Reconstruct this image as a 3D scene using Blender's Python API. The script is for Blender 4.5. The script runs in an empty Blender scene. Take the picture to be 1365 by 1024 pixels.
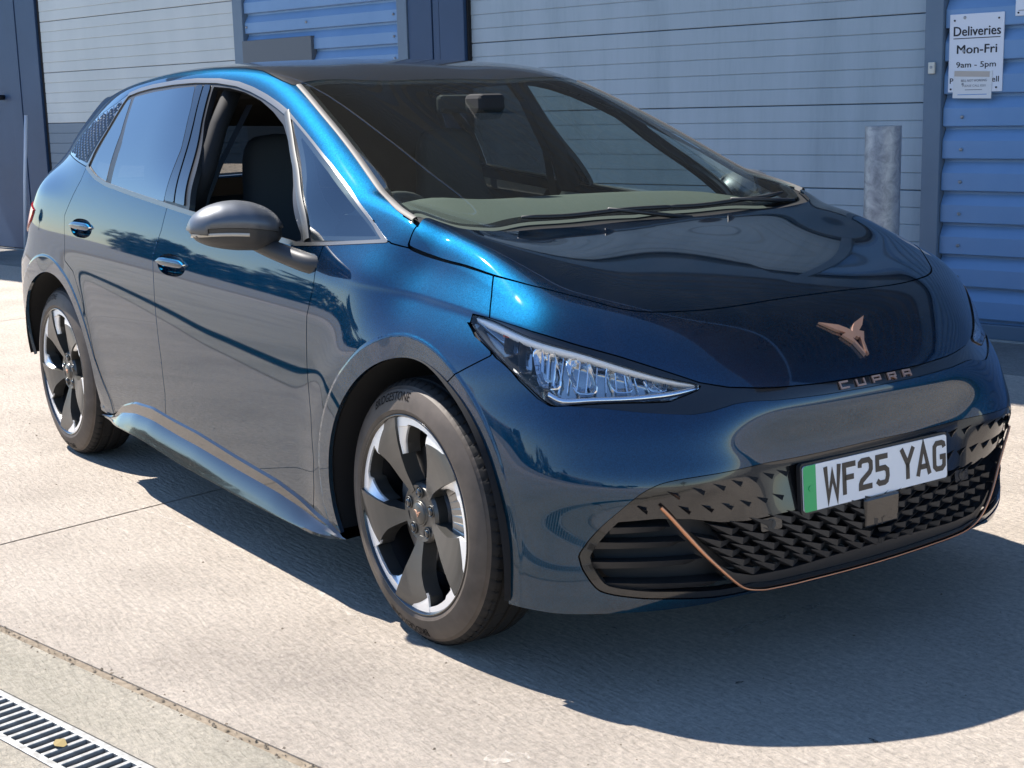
import bpy, bmesh, math, random
import numpy as np
from mathutils import Vector, Matrix
random.seed(7); RNG=np.random.default_rng(7)
scene=bpy.context.scene
COL=scene.collection
# ------------------------------------------------------------------ camera, sky, sun
cam_d=bpy.data.cameras.new('camera'); cam=bpy.data.objects.new('camera',cam_d); COL.objects.link(cam)
_yaw,_pit,_rol=2.531723,-0.189878,-0.025640
_f=Vector((math.cos(_yaw)*math.cos(_pit),math.sin(_yaw)*math.cos(_pit),math.sin(_pit)))
_r0=Vector((math.sin(_yaw),-math.cos(_yaw),0)); _u0=_r0.cross(_f)
_r=_r0*math.cos(_rol)+_u0*math.sin(_rol); _u=-_r0*math.sin(_rol)+_u0*math.cos(_rol)
cam.matrix_world=Matrix(((_r.x,_u.x,-_f.x,3.08264),(_r.y,_u.y,-_f.y,-2.68981),(_r.z,_u.z,-_f.z,1.37100),(0,0,0,1)))
cam_d.sensor_fit='HORIZONTAL'; cam_d.sensor_width=36.0; cam_d.lens=36.0*1921.813/1365.0
cam_d.clip_start=0.05; cam_d.clip_end=1000
scene.camera=cam
SUN=Vector((-.66,-.23,1.0)).normalized()          # towards the sun
world=bpy.data.worlds.new('World'); scene.world=world; world.use_nodes=True
wn=world.node_tree; bg=wn.nodes['Background']
sky=wn.nodes.new('ShaderNodeTexSky'); sky.sky_type='NISHITA'; sky.sun_disc=False
sky.sun_elevation=math.asin(SUN.z); sky.sun_rotation=math.atan2(SUN.x,SUN.y)
sky.air_density=1.0; sky.dust_density=0.0; sky.ozone_density=3.5
tint=wn.nodes.new('ShaderNodeMix'); tint.data_type='RGBA'; tint.blend_type='MULTIPLY'; tint.inputs[0].default_value=1; tint.inputs[7].default_value=(.86,.97,1.08,1)
wn.links.new(sky.outputs[0],tint.inputs[6]); wn.links.new(tint.outputs[2],bg.inputs[0]); bg.inputs[1].default_value=0.105
sun_d=bpy.data.lights.new('sun','SUN'); sun_d.energy=5.0; sun_d.angle=math.radians(.53); sun_d.color=(1,.94,.865)
sun=bpy.data.objects.new('sun',sun_d); COL.objects.link(sun)
sun.rotation_euler=(-SUN).to_track_quat('-Z','Y').to_euler(); sun.location=(-6,-2,9)
vs=scene.view_settings; vs.view_transform='Standard'; vs.look='None'; vs.exposure=1.05; vs.gamma=1; vs.use_curve_mapping=False
scene.cycles.max_bounces=10; scene.cycles.transparent_max_bounces=16; scene.cycles.glossy_bounces=5
scene.cycles.sample_clamp_indirect=8; scene.cycles.caustics_reflective=False; scene.cycles.caustics_refractive=False

# ------------------------------------------------------------------ materials
def mat(name,col=(.5,.5,.5),rough=.5,metal=0.,coat=0.,coat_rough=.03,spec=.5,ior=1.5):
    m=bpy.data.materials.new(name); m.use_nodes=True; b=m.node_tree.nodes['Principled BSDF']
    b.inputs['Base Color'].default_value=(*col,1); b.inputs['Roughness'].default_value=rough; b.inputs['Metallic'].default_value=metal
    b.inputs['Coat Weight'].default_value=coat; b.inputs['Coat Roughness'].default_value=coat_rough
    b.inputs['Specular IOR Level'].default_value=spec; b.inputs['IOR'].default_value=ior
    return m
def nodes(m): return m.node_tree.nodes,m.node_tree.links,m.node_tree.nodes['Principled BSDF']
def noise_ramp(m,scale,detail,stops,coord='Object',rough=.6,stretch=None,target='Base Color',rotz=0,dist=0):
    N,L,b=nodes(m); tc=N.new('ShaderNodeTexCoord'); src=tc.outputs[coord]
    if stretch is not None:
        mp=N.new('ShaderNodeMapping'); mp.inputs['Scale'].default_value=stretch; mp.inputs['Rotation'].default_value=(0,0,rotz); L.new(src,mp.inputs[0]); src=mp.outputs[0]
    n=N.new('ShaderNodeTexNoise'); n.inputs['Scale'].default_value=scale; n.inputs['Detail'].default_value=detail; n.inputs['Roughness'].default_value=rough; n.inputs['Distortion'].default_value=dist
    L.new(src,n.inputs['Vector'])
    r=N.new('ShaderNodeValToRGB'); el=r.color_ramp.elements
    while len(el)<len(stops): el.new(.5)
    for e,(p,c) in zip(el,stops): e.position=p; e.color=(*c,1) if len(c)==3 else c
    L.new(n.outputs['Fac'],r.inputs['Fac'])
    if target: L.new(r.outputs['Color'],b.inputs[target])
    return n,r
def add_bump(m,scale,detail,strength,dist=.002,stretch=None,rotz=0,rough=.6):
    N,L,b=nodes(m); tc=N.new('ShaderNodeTexCoord'); src=tc.outputs['Object']
    if stretch is not None:
        mp=N.new('ShaderNodeMapping'); mp.inputs['Scale'].default_value=stretch; mp.inputs['Rotation'].default_value=(0,0,rotz); L.new(src,mp.inputs[0]); src=mp.outputs[0]
    n=N.new('ShaderNodeTexNoise'); n.inputs['Scale'].default_value=scale; n.inputs['Detail'].default_value=detail; n.inputs['Roughness'].default_value=rough
    L.new(src,n.inputs['Vector']); bu=N.new('ShaderNodeBump'); bu.inputs['Strength'].default_value=strength; bu.inputs['Distance'].default_value=dist
    L.new(n.outputs['Fac'],bu.inputs['Height'])
    if b.inputs['Normal'].is_linked: L.new(b.inputs['Normal'].links[0].from_socket,bu.inputs['Normal'])
    L.new(bu.outputs[0],b.inputs['Normal']); return n
def mix_rgb(m,fac,a,b_,mode='MIX'):
    N,L,b=nodes(m); x=N.new('ShaderNodeMix'); x.data_type='RGBA'; x.blend_type=mode
    for s,v in ((x.inputs[0],fac),(x.inputs[6],a),(x.inputs[7],b_)):
        if hasattr(v,'links'): L.new(v,s)
        else: s.default_value=v if not isinstance(v,tuple) else (*v,1)
    return x.outputs[2]
def glass_mat(name,tint,rough=0.,ior=1.5,dust=0.):
    m=bpy.data.materials.new(name); m.use_nodes=True; N=m.node_tree.nodes; L=m.node_tree.links; N.clear()
    out=N.new('ShaderNodeOutputMaterial'); tr=N.new('ShaderNodeBsdfTransparent'); tr.inputs[0].default_value=(*tint,1)
    gl=N.new('ShaderNodeBsdfGlossy'); gl.inputs['Roughness'].default_value=rough
    lw=N.new('ShaderNodeLayerWeight'); lw.inputs[0].default_value=.5; pw=N.new('ShaderNodeMath'); pw.operation='POWER'; pw.inputs[1].default_value=5.0; L.new(lw.outputs['Facing'],pw.inputs[0])
    f0=((ior-1)/(ior+1))**2; fr=N.new('ShaderNodeMath'); fr.operation='MULTIPLY_ADD'; fr.inputs[1].default_value=1-f0; fr.inputs[2].default_value=f0; L.new(pw.outputs[0],fr.inputs[0])
    mx=N.new('ShaderNodeMixShader'); L.new(fr.outputs[0],mx.inputs[0]); L.new(tr.outputs[0],mx.inputs[1]); L.new(gl.outputs[0],mx.inputs[2])
    last=mx
    if dust:
        df=N.new('ShaderNodeBsdfDiffuse'); df.inputs[0].default_value=(.55,.56,.52,1)
        tc=N.new('ShaderNodeTexCoord'); n=N.new('ShaderNodeTexNoise'); n.inputs['Scale'].default_value=170; n.inputs['Detail'].default_value=3
        L.new(tc.outputs['Object'],n.inputs['Vector'])
        mr=N.new('ShaderNodeMapRange'); mr.inputs[1].default_value=.35; mr.inputs[2].default_value=.8; mr.inputs[3].default_value=dust*.5; mr.inputs[4].default_value=dust*1.6
        L.new(n.outputs['Fac'],mr.inputs[0]); m2=N.new('ShaderNodeMixShader'); L.new(mr.outputs[0],m2.inputs[0]); L.new(mx.outputs[0],m2.inputs[1]); L.new(df.outputs[0],m2.inputs[2]); last=m2
    L.new(last.outputs[0],out.inputs[0]); return m
M={}
def car_paint():
    """flake layer (a tight and a wide glossy lobe) under a clear coat"""
    m=bpy.data.materials.new('blue_metallic_paint'); m.use_nodes=True; N=m.node_tree.nodes; L=m.node_tree.links; N.clear()
    out=N.new('ShaderNodeOutputMaterial'); tc=N.new('ShaderNodeTexCoord')
    v=N.new('ShaderNodeTexVoronoi'); v.inputs['Scale'].default_value=520; L.new(tc.outputs['Object'],v.inputs['Vector'])
    sp=N.new('ShaderNodeSeparateColor'); L.new(v.outputs['Color'],sp.inputs[0])
    mr=N.new('ShaderNodeMapRange'); mr.inputs[3].default_value=.72; mr.inputs[4].default_value=1.28; L.new(sp.outputs[0],mr.inputs[0])
    bu=N.new('ShaderNodeBump'); bu.inputs['Strength'].default_value=.06; bu.inputs['Distance'].default_value=.0003; L.new(sp.outputs[1],bu.inputs['Height'])
    lobes=[]
    for dist,col,r in (('BECKMANN',(.0009,.026,.060,1),.48),('GGX',(.0004,.0045,.012,1),.60)):
        g=N.new('ShaderNodeBsdfGlossy'); g.distribution=dist; g.inputs['Roughness'].default_value=r; L.new(bu.outputs[0],g.inputs['Normal'])
        vm=N.new('ShaderNodeVectorMath'); vm.operation='SCALE'; vm.inputs[0].default_value=col[:3]; L.new(mr.outputs[0],vm.inputs['Scale']); L.new(vm.outputs[0],g.inputs['Color']); lobes.append(g)
    ad=N.new('ShaderNodeAddShader'); L.new(lobes[0].outputs[0],ad.inputs[0]); L.new(lobes[1].outputs[0],ad.inputs[1])
    co=N.new('ShaderNodeBsdfGlossy'); co.inputs['Roughness'].default_value=.030; co.inputs['Color'].default_value=(1,1,1,1)
    fr=N.new('ShaderNodeFresnel'); fr.inputs[0].default_value=1.62
    mx=N.new('ShaderNodeMixShader'); L.new(fr.outputs[0],mx.inputs[0]); L.new(ad.outputs[0],mx.inputs[1]); L.new(co.outputs[0],mx.inputs[2])
    # a thin film of dust that settles on the panels
    df=N.new('ShaderNodeBsdfDiffuse'); df.inputs[0].default_value=(.42,.40,.37,1); n=N.new('ShaderNodeTexNoise'); n.inputs['Scale'].default_value=9; n.inputs['Detail'].default_value=9; n.inputs['Roughness'].default_value=.8; L.new(tc.outputs['Object'],n.inputs['Vector'])
    dm=N.new('ShaderNodeMapRange'); dm.inputs[1].default_value=.45; dm.inputs[2].default_value=.85; dm.inputs[3].default_value=.001; dm.inputs[4].default_value=.014; L.new(n.outputs['Fac'],dm.inputs[0])
    m2=N.new('ShaderNodeMixShader'); L.new(dm.outputs[0],m2.inputs[0]); L.new(mx.outputs[0],m2.inputs[1]); L.new(df.outputs[0],m2.inputs[2]); L.new(m2.outputs[0],out.inputs[0])
    return m
M['paint']=car_paint()
M['roof']=mat('black_roof_paint',(.010,.011,.013),.30,.0,1.0,.03)
M['gloss_black']=mat('gloss_black_plastic',(.008,.008,.009),.16,0,.7,.02)
M['lattice']=mat('dark_grey_lattice',(.11,.11,.115),.3,.5)
M['satin_black']=mat('satin_black_plastic',(.016,.016,.017),.42)
M['matt_black']=mat('textured_black_plastic',(.013,.013,.014),.62); add_bump(M['matt_black'],600,2,.25,.0006)
M['liner']=mat('dark_liner',(.006,.006,.007),.8)
M['arch_liner']=mat('felt_arch_liner',(.008,.008,.009),.9)
M['trim']=mat('satin_window_trim',(.20,.195,.185),.36,.85)
M['dark_trim']=mat('dark_windscreen_trim',(.10,.095,.088),.6,.2)
M['post_trim']=mat('brushed_grey_trim',(.11,.11,.105),.42,.6)
M['mirror_grey']=mat('satin_grey_mirror_cap',(.125,.135,.15),.44,.55,.1,.2)
M['mirror_low']=mat('dark_grey_mirror_base',(.035,.035,.036),.42)
M['copper']=mat('copper_trim',(.62,.30,.17),.38,.85)
M['copper_bright']=mat('bright_copper_trim',(.78,.47,.34),.36,.85)
M['windscreen']=glass_mat('windscreen_glass',(.80,.88,.84),ior=1.6,dust=.010)
M['side_glass']=glass_mat('side_glass',(.64,.72,.71),ior=2.55)
M['privacy_glass']=glass_mat('privacy_glass',(.12,.14,.15),ior=3.6)
M['lens']=glass_mat('headlamp_lens',(.97,.98,.99),ior=1.5)
M['chrome']=mat('chrome_reflector',(.85,.86,.88),.10,1.0)
M['lamp_dark']=mat('lamp_bezel',(.030,.031,.033),.25,.3)
M['lamp_silver']=mat('silvered_bezel',(.42,.43,.44),.13,.95)
M['lamp_white']=mat('lamp_light_guide',(.86,.87,.88),.3)
M['amber']=mat('amber_reflector',(.55,.10,.03),.2,0,.5)
M['red_lamp']=mat('red_tail_lamp',(.45,.012,.012),.18,0,1.0,.02)
M['wheel_dark']=mat('dark_grey_wheel_paint',(.095,.092,.085),.38,.6,.25,.15)
M['wheel_silver']=mat('machined_alloy',(.95,.95,.94),.45,.6)
M['rim_barrel']=mat('dark_barrel',(.03,.03,.033),.40,.6)
M['rotor']=mat('brake_disc_steel',(.32,.31,.30),.35,.9)
M['tyre']=mat('tyre_rubber',(.016,.015,.0145),.72,spec=.3); add_bump(M['tyre'],260,3,.2,.0008)
M['tyre_side']=mat('dusty_tyre_sidewall',(.09,.072,.06),.6)
noise_ramp(M['tyre_side'],9,4,[(.3,(.055,.042,.032)),(.7,(.115,.090,.070))])
M['tyre_text']=mat('tyre_lettering',(.008,.007,.007),.9,spec=.1)
M['plate_white']=mat('reflective_plate',(.78,.79,.80),.35)
M['plate_green']=mat('green_plate_band',(.035,.42,.13),.4)
M['plate_black']=mat('plate_lettering',(.035,.028,.022),.4)
M['seat']=mat('charcoal_seat_fabric',(.032,.032,.034),.75)
M['dash']=mat('soft_touch_dash',(.055,.066,.056),.75); add_bump(M['dash'],500,2,.3,.001)
M['door_sunlit']=mat('sunlit_door_card',(.30,.31,.29),.6)  # pale grey paints in the sun falling on the far door card
M['headliner']=mat('headliner',(.03,.031,.033),.9)
def concrete(name,c0,c1,c2):
    m=mat(name,c1,.85); N,L,b=nodes(m); tc=N.new('ShaderNodeTexCoord')
    n1=N.new('ShaderNodeTexNoise'); n1.inputs['Scale'].default_value=1.1; n1.inputs['Detail'].default_value=7; n1.inputs['Roughness'].default_value=.65; L.new(tc.outputs['Object'],n1.inputs['Vector'])
    r=N.new('ShaderNodeValToRGB'); r.color_ramp.elements[0].position=.32; r.color_ramp.elements[1].position=.70; r.color_ramp.elements[0].color=(*c0,1); r.color_ramp.elements[1].color=(*c2,1)
    e=r.color_ramp.elements.new(.5); e.color=(*c1,1); L.new(n1.outputs['Fac'],r.inputs[0])
    # brushed streaks
    mp=N.new('ShaderNodeMapping'); mp.inputs['Rotation'].default_value=(0,0,math.radians(-50)); mp.inputs['Scale'].default_value=(14,70,1); L.new(tc.outputs['Object'],mp.inputs[0])
    n2=N.new('ShaderNodeTexNoise'); n2.inputs['Scale'].default_value=1.0; n2.inputs['Detail'].default_value=4; n2.inputs['Roughness'].default_value=.6; n2.inputs['Distortion'].default_value=.3; L.new(mp.outputs[0],n2.inputs['Vector'])
    n3=N.new('ShaderNodeTexNoise'); n3.inputs['Scale'].default_value=55; n3.inputs['Detail'].default_value=7; n3.inputs['Roughness'].default_value=.85; L.new(tc.outputs['Object'],n3.inputs['Vector'])
    mr2=N.new('ShaderNodeMapRange'); mr2.inputs[1].default_value=.25; mr2.inputs[2].default_value=.75; mr2.inputs[3].default_value=.88; mr2.inputs[4].default_value=1.10; L.new(n2.outputs['Fac'],mr2.inputs[0])
    mr3=N.new('ShaderNodeMapRange'); mr3.inputs[1].default_value=.3; mr3.inputs[2].default_value=.7; mr3.inputs[3].default_value=.58; mr3.inputs[4].default_value=1.40; L.new(n3.outputs['Fac'],mr3.inputs[0])
    mu=N.new('ShaderNodeMath'); mu.operation='MULTIPLY'; L.new(mr2.outputs[0],mu.inputs[0]); L.new(mr3.outputs[0],mu.inputs[1])
    vm=N.new('ShaderNodeVectorMath'); vm.operation='SCALE'; L.new(r.outputs[0],vm.inputs[0]); L.new(mu.outputs[0],vm.inputs['Scale'])
    # broad stains
    n5=N.new('ShaderNodeTexNoise'); n5.inputs['Scale'].default_value=.75; n5.inputs['Detail'].default_value=6; n5.inputs['Roughness'].default_value=.62; n5.inputs['Distortion'].default_value=.8; L.new(tc.outputs['Object'],n5.inputs['Vector'])
    m5=N.new('ShaderNodeMapRange'); m5.inputs[1].default_value=.50; m5.inputs[2].default_value=.68; m5.inputs[3].default_value=1.0; m5.inputs[4].default_value=.80; L.new(n5.outputs['Fac'],m5.inputs[0])
    v5=N.new('ShaderNodeVectorMath'); v5.operation='SCALE'; L.new(vm.outputs[0],v5.inputs[0]); L.new(m5.outputs[0],v5.inputs['Scale']); vm=v5
    # dark specks and small stains
    vo=N.new('ShaderNodeTexNoise'); vo.inputs['Scale'].default_value=13; vo.inputs['Detail'].default_value=4; vo.inputs['Roughness'].default_value=.7; L.new(tc.outputs['Object'],vo.inputs['Vector'])
    sp=N.new('ShaderNodeMapRange'); sp.inputs[1].default_value=.73; sp.inputs[2].default_value=.80; sp.inputs[3].default_value=0; sp.inputs[4].default_value=.55; L.new(vo.outputs['Fac'],sp.inputs[0])
    mx=mix_rgb(m,sp.outputs[0],vm.outputs[0],(.10,.085,.07)); L.new(mx,b.inputs['Base Color'])
    ad=N.new('ShaderNodeMath'); ad.operation='ADD'; L.new(n2.outputs['Fac'],ad.inputs[0]); L.new(n3.outputs['Fac'],ad.inputs[1])
    bu=N.new('ShaderNodeBump'); bu.inputs['Strength'].default_value=1.0; bu.inputs['Distance'].default_value=.013; L.new(ad.outputs[0],bu.inputs['Height']); L.new(bu.outputs[0],b.inputs['Normal'])
    return m
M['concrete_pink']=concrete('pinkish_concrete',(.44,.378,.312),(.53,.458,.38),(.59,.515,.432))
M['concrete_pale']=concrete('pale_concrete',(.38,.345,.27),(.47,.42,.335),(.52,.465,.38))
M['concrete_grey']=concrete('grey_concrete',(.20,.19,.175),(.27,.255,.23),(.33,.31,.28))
M['joint']=mat('joint_filler',(.12,.10,.07),.9); noise_ramp(M['joint'],40,5,[(.3,(.13,.10,.065)),(.7,(.27,.22,.16))])
M['chalk']=mat('pale_scuff',(.60,.55,.48),.9)
n_,r_=noise_ramp(M['chalk'],26,6,[(.42,(0,0,0)),(.68,(.75,.75,.75))],rough=.75,target='Alpha')
M['oil']=mat('oil_spot',(.03,.028,.026),.6); noise_ramp(M['oil'],55,5,[(.38,(0,0,0)),(.6,(.8,.8,.8))],target='Alpha')
M['shutter']=mat('light_grey_shutter',(.37,.47,.55),.45,0,.0); noise_ramp(M['shutter'],1.3,5,[(.28,(.25,.315,.355)),(.5,(.31,.38,.425)),(.72,(.345,.415,.465))],stretch=(4,4,.5),rough=.7); add_bump(M['shutter'],220,2,.10,.001)
M['shutter_lit']=mat('bounce_lit_shutter',(.40,.42,.40),.45); noise_ramp(M['shutter_lit'],1.5,5,[(.3,(.46,.50,.49)),(.7,(.56,.59,.57))],stretch=(1,1,.3)); add_bump(M['shutter_lit'],220,2,.10,.001)  # paler tone paints in the light bounced onto the left shutter
M['shutter_dark']=mat('dark_grey_lower_shutter',(.15,.20,.25),.5)  # darker grey for the lower sections of the left shutter
M['frame_grey']=mat('blue_grey_frame',(.105,.14,.18),.45); noise_ramp(M['frame_grey'],2,4,[(.3,(.10,.15,.21)),(.7,(.135,.19,.25))])
M['door_navy']=mat('slate_blue_door',(.03,.055,.10),.5); noise_ramp(M['door_navy'],2,5,[(.3,(.018,.047,.105)),(.7,(.025,.060,.130))])
M['cladding']=mat('blue_cladding',(.13,.28,.55),.42); noise_ramp(M['cladding'],2.2,5,[(.25,(.135,.26,.45)),(.75,(.175,.31,.51))],stretch=(1,1,.5)); 
M['box_grey']=mat('grey_blanking_panel',(.10,.115,.13),.5)
M['galv']=mat('galvanised_steel',(.34,.35,.36),.5,.45); noise_ramp(M['galv'],16,6,[(.3,(.20,.21,.22)),(.5,(.33,.34,.35)),(.72,(.50,.50,.49))],rough=.7,dist=.6)
M['sign_white']=mat('white_sign_board',(.72,.74,.78),.4)
M['sign_black']=mat('black_print',(.015,.015,.018),.5)
M['paper']=mat('laminated_paper',(.70,.70,.69),.25)
M['tape']=mat('brown_tape',(.50,.43,.36),.4)
M['grey_print']=mat('grey_print',(.22,.22,.24),.6); M['blue_print']=mat('blue_print',(.08,.25,.55),.6)
M['cream']=mat('cream_plastic',(.62,.60,.52),.4)
M['white_pipe']=mat('white_pipe',(.60,.63,.68),.45)
M['drain']=mat('galvanised_drain',(.5,.5,.5),.5,.3); noise_ramp(M['drain'],34,5,[(.3,(.22,.21,.19)),(.55,(.38,.38,.36)),(.75,(.48,.48,.46))],rough=.7)
M['drain_dark']=mat('drain_trough',(.012,.013,.018),.8)
M['upper_clad']=mat('dark_slate_cladding',(.055,.068,.082),.45)
M['soffit']=mat('grey_canopy',(.16,.17,.18),.6)
M['dry_leaf']=mat('dry_yellow_leaf',(.22,.16,.05),.7)
M['bark']=mat('bark',(.06,.045,.03),.9)
M['leaf']=mat('leaf_green',(.035,.065,.018),.6); M['leaf2']=mat('dark_leaf_green',(.025,.05,.018),.6)
M['far_wall']=mat('far_shed_wall',(.45,.45,.43),.7); M['far_roof']=mat('far_shed_roof',(.18,.19,.20),.6)
M['metal_dark']=mat('dark_metal',(.05,.05,.055),.4,.6)

# ------------------------------------------------------------------ object helpers
def link(o,parent=None):
    COL.objects.link(o)
    if parent is not None: o.parent=parent
    return o
def tag(o,label=None,cat=None,group=None,kind=None):
    for k,v in (('label',label),('category',cat),('group',group),('kind',kind)):
        if v: o[k]=v
    return o
def thing(name,label,cat,loc=(0,0,0),rotz=0,group=None):
    o=bpy.data.objects.new(name,None); o.empty_display_size=.2; link(o); o.location=loc; o.rotation_euler=(0,0,rotz)
    return tag(o,label,cat,group)
def meshobj(name,V,Fc,m,parent=None,smooth=False,normals=None,mats=None,midx=None):
    me=bpy.data.meshes.new(name)
    if isinstance(Fc,np.ndarray) and isinstance(V,np.ndarray):
        k=Fc.shape[1]; nf=len(Fc)
        me.vertices.add(len(V)); me.vertices.foreach_set('co',V.astype(np.float32).ravel())
        me.loops.add(nf*k); me.loops.foreach_set('vertex_index',Fc.astype(np.int32).ravel())
        me.polygons.add(nf); me.polygons.foreach_set('loop_start',np.arange(0,nf*k,k,dtype=np.int32)); me.polygons.foreach_set('loop_total',np.full(nf,k,dtype=np.int32))
        me.update(calc_edges=True)
    else:
        me.from_pydata([tuple(v) for v in V],[],[tuple(f) for f in Fc]); me.update()
    for mm in (mats or [m]): me.materials.append(mm)
    if midx is not None: me.polygons.foreach_set('material_index',np.asarray(midx,dtype=np.int32))
    if smooth or normals is not None: me.polygons.foreach_set('use_smooth',np.ones(len(me.polygons),dtype=bool))
    me.validate()
    if normals is not None and len(normals)==len(me.vertices): me.normals_split_custom_set_from_vertices(normals.astype(np.float32))
    return link(bpy.data.objects.new(name,me),parent)
class MB:
    """collects simple shapes into one mesh"""
    def __init__(s): s.v=[];s.f=[]
    def add(s,V,Fc):
        k=len(s.v); s.v+= [tuple(map(float,v)) for v in V]; s.f+=[tuple(i+k for i in f) for f in Fc]; return s
    def box(s,c,d,R=None,bev=0.):
        hx,hy,hz=[q/2 for q in d]; c=Vector(c)
        if bev<=0:
            P=[Vector((x,y,z)) for x in(-hx,hx) for y in(-hy,hy) for z in(-hz,hz)]
            Fc=[(0,1,3,2),(4,6,7,5),(0,4,5,1),(2,3,7,6),(0,2,6,4),(1,5,7,3)]
        else:
            bm=bmesh.new(); bmesh.ops.create_cube(bm,size=1.0,matrix=Matrix.Diagonal((d[0],d[1],d[2],1)))
            bmesh.ops.bevel(bm,geom=bm.edges[:],offset=min(bev,.49*min(d)),segments=2,affect='EDGES',profile=.5)
            P=[v.co.copy() for v in bm.verts]; Fc=[tuple(v.index for v in f.verts) for f in bm.faces]; bm.free()
        if R is not None: P=[R@q for q in P]
        return s.add([q+c for q in P],Fc)
    def tube(s,pts,r,n=10,cap=True):
        pts=[Vector(q) for q in pts]; rr=r if isinstance(r,(list,tuple)) else [r]*len(pts); V=[];Fc=[]
        up=Vector((0,0,1)); 
        for i,q in enumerate(pts):
            t=(pts[min(i+1,len(pts)-1)]-pts[max(i-1,0)]).normalized()
            a=t.cross(up if abs(t.z)<.95 else Vector((1,0,0))).normalized(); b=t.cross(a)
            for k in range(n):
                w=2*math.pi*k/n; V.append(q+(a*math.cos(w)+b*math.sin(w))*rr[i])
        for i in range(len(pts)-1):
            for k in range(n): Fc.append((i*n+k,i*n+(k+1)%n,(i+1)*n+(k+1)%n,(i+1)*n+k))
        if cap: Fc.append(tuple(range(n-1,-1,-1))); Fc.append(tuple((len(pts)-1)*n+k for k in range(n)))
        return s.add(V,Fc)
    def prism(s,poly,o,ex,ey,ez,d):
        """polygon (2d) in frame o,ex,ey extruded by d along ez"""
        o,ex,ey,ez=[Vector(q) for q in(o,ex,ey,ez)]; n=len(poly)
        A=[o+ex*a+ey*b for a,b in poly]; B=[q+ez*d for q in A]
        return s.add(A+B,[tuple(range(n-1,-1,-1)),tuple(range(n,2*n))]+[(i,(i+1)%n,n+(i+1)%n,n+i) for i in range(n)])
    def build(s,name,m,parent=None,smooth=False,bevel=0.,subd=0,auto=None):
        o=meshobj(name,s.v,s.f,m,parent,smooth)
        if bevel:
            b=o.modifiers.new('bevel','BEVEL'); b.width=bevel; b.segments=2; b.limit_method='ANGLE'
        if subd:
            q=o.modifiers.new('subd','SUBSURF'); q.levels=subd; q.render_levels=subd
        if auto is not None: o.data.set_sharp_from_angle(angle=math.radians(auto))
        return o
def grid_faces(nr,nc,closed=False):
    i=np.arange(nr-1)[:,None]; j=np.arange(nc if closed else nc-1)[None,:]
    a=i*nc+j; b=i*nc+(j+1)%nc; return np.stack([a,b,b+nc,a+nc],-1).reshape(-1,4)
def lathe(prof,n,axis_y=True):
    """profile [(r,y)] turned about the y axis -> V,F"""
    prof=np.asarray(prof,float); a=np.linspace(0,2*np.pi,n,endpoint=False)
    V=np.stack([prof[:,0][:,None]*np.cos(a),np.repeat(prof[:,1][:,None],n,1),prof[:,0][:,None]*np.sin(a)],-1).reshape(-1,3)
    return V,grid_faces(len(prof),n,True)
def stroke(pts,w,closed=False):
    """2d polyline -> polygon strips (list of quads) with mitred joins"""
    P=[Vector(q).to_2d() for q in pts]; n=len(P); L=[];R=[]
    for i in range(n):
        if closed: a,b,c=P[i-1],P[i],P[(i+1)%n]
        else: a,b,c=P[max(i-1,0)],P[i],P[min(i+1,n-1)]
        d1=(b-a).normalized() if (b-a).length>1e-9 else (c-b).normalized(); d2=(c-b).normalized() if (c-b).length>1e-9 else d1
        n1=Vector((-d1.y,d1.x)); n2=Vector((-d2.y,d2.x)); m=(n1+n2); m=m.normalized() if m.length>1e-6 else n1
        k=w/2/max(.35,m.dot(n1)); L.append(b+m*k); R.append(b-m*k)
    out=[]
    for i in range(n if closed else n-1):
        j=(i+1)%n; out.append([tuple(R[i]),tuple(R[j]),tuple(L[j]),tuple(L[i])])
    return out
def text_mesh(txt,size,depth=0.0,align='CENTER',res=3):
    cu=bpy.data.curves.new('text','FONT'); cu.body=txt; cu.size=size; cu.align_x=align; cu.align_y='CENTER'; cu.extrude=depth; cu.resolution_u=res
    ob=bpy.data.objects.new('text',cu); COL.objects.link(ob); dg=bpy.context.evaluated_depsgraph_get()
    me=bpy.data.meshes.new_from_object(ob.evaluated_get(dg)); V=[tuple(v.co) for v in me.vertices]; Fc=[tuple(f.vertices) for f in me.polygons]
    bpy.data.objects.remove(ob); bpy.data.curves.remove(cu); bpy.data.meshes.remove(me); return V,Fc
# ------------------------------------------------------------------ body surface as a blended field
def spl(xs,ys):
    """natural cubic spline with linear extrapolation"""
    xs=np.asarray(xs,float);ys=np.asarray(ys,float);n=len(xs);h=np.diff(xs)
    A=np.zeros((n,n));b=np.zeros(n);A[0,0]=A[-1,-1]=1
    for i in range(1,n-1):
        A[i,i-1]=h[i-1];A[i,i]=2*(h[i-1]+h[i]);A[i,i+1]=h[i]
        b[i]=6*((ys[i+1]-ys[i])/h[i]-(ys[i]-ys[i-1])/h[i-1])
    M=np.linalg.solve(A,b)
    s0=(ys[1]-ys[0])/h[0]-h[0]*(2*M[0]+M[1])/6
    s1=(ys[-1]-ys[-2])/h[-1]+h[-1]*(M[-2]+2*M[-1])/6
    def f(x):
        x=np.asarray(x,float)
        i=np.clip(np.searchsorted(xs,x)-1,0,n-2)
        hh=h[i];a=(xs[i+1]-x)/hh;bb=(x-xs[i])/hh
        v=a*ys[i]+bb*ys[i+1]+((a**3-a)*M[i]+(bb**3-bb)*M[i+1])*hh*hh/6
        v=np.where(x<xs[0],ys[0]+s0*(x-xs[0]),v)
        return np.where(x>xs[-1],ys[-1]+s1*(x-xs[-1]),v)
    return f
def smax(a,b,k): return .5*(a+b+np.sqrt((a-b)**2+k*k))
def smin(a,b,k): return .5*(a+b-np.sqrt((a-b)**2+k*k))
def sst(x,a,b):
    t=np.clip((x-a)/(b-a),0,1); return t*t*t*(t*(t*6-15)+10)
def bump(x,c,w): return np.exp(-((x-c)/w)**2)
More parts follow.
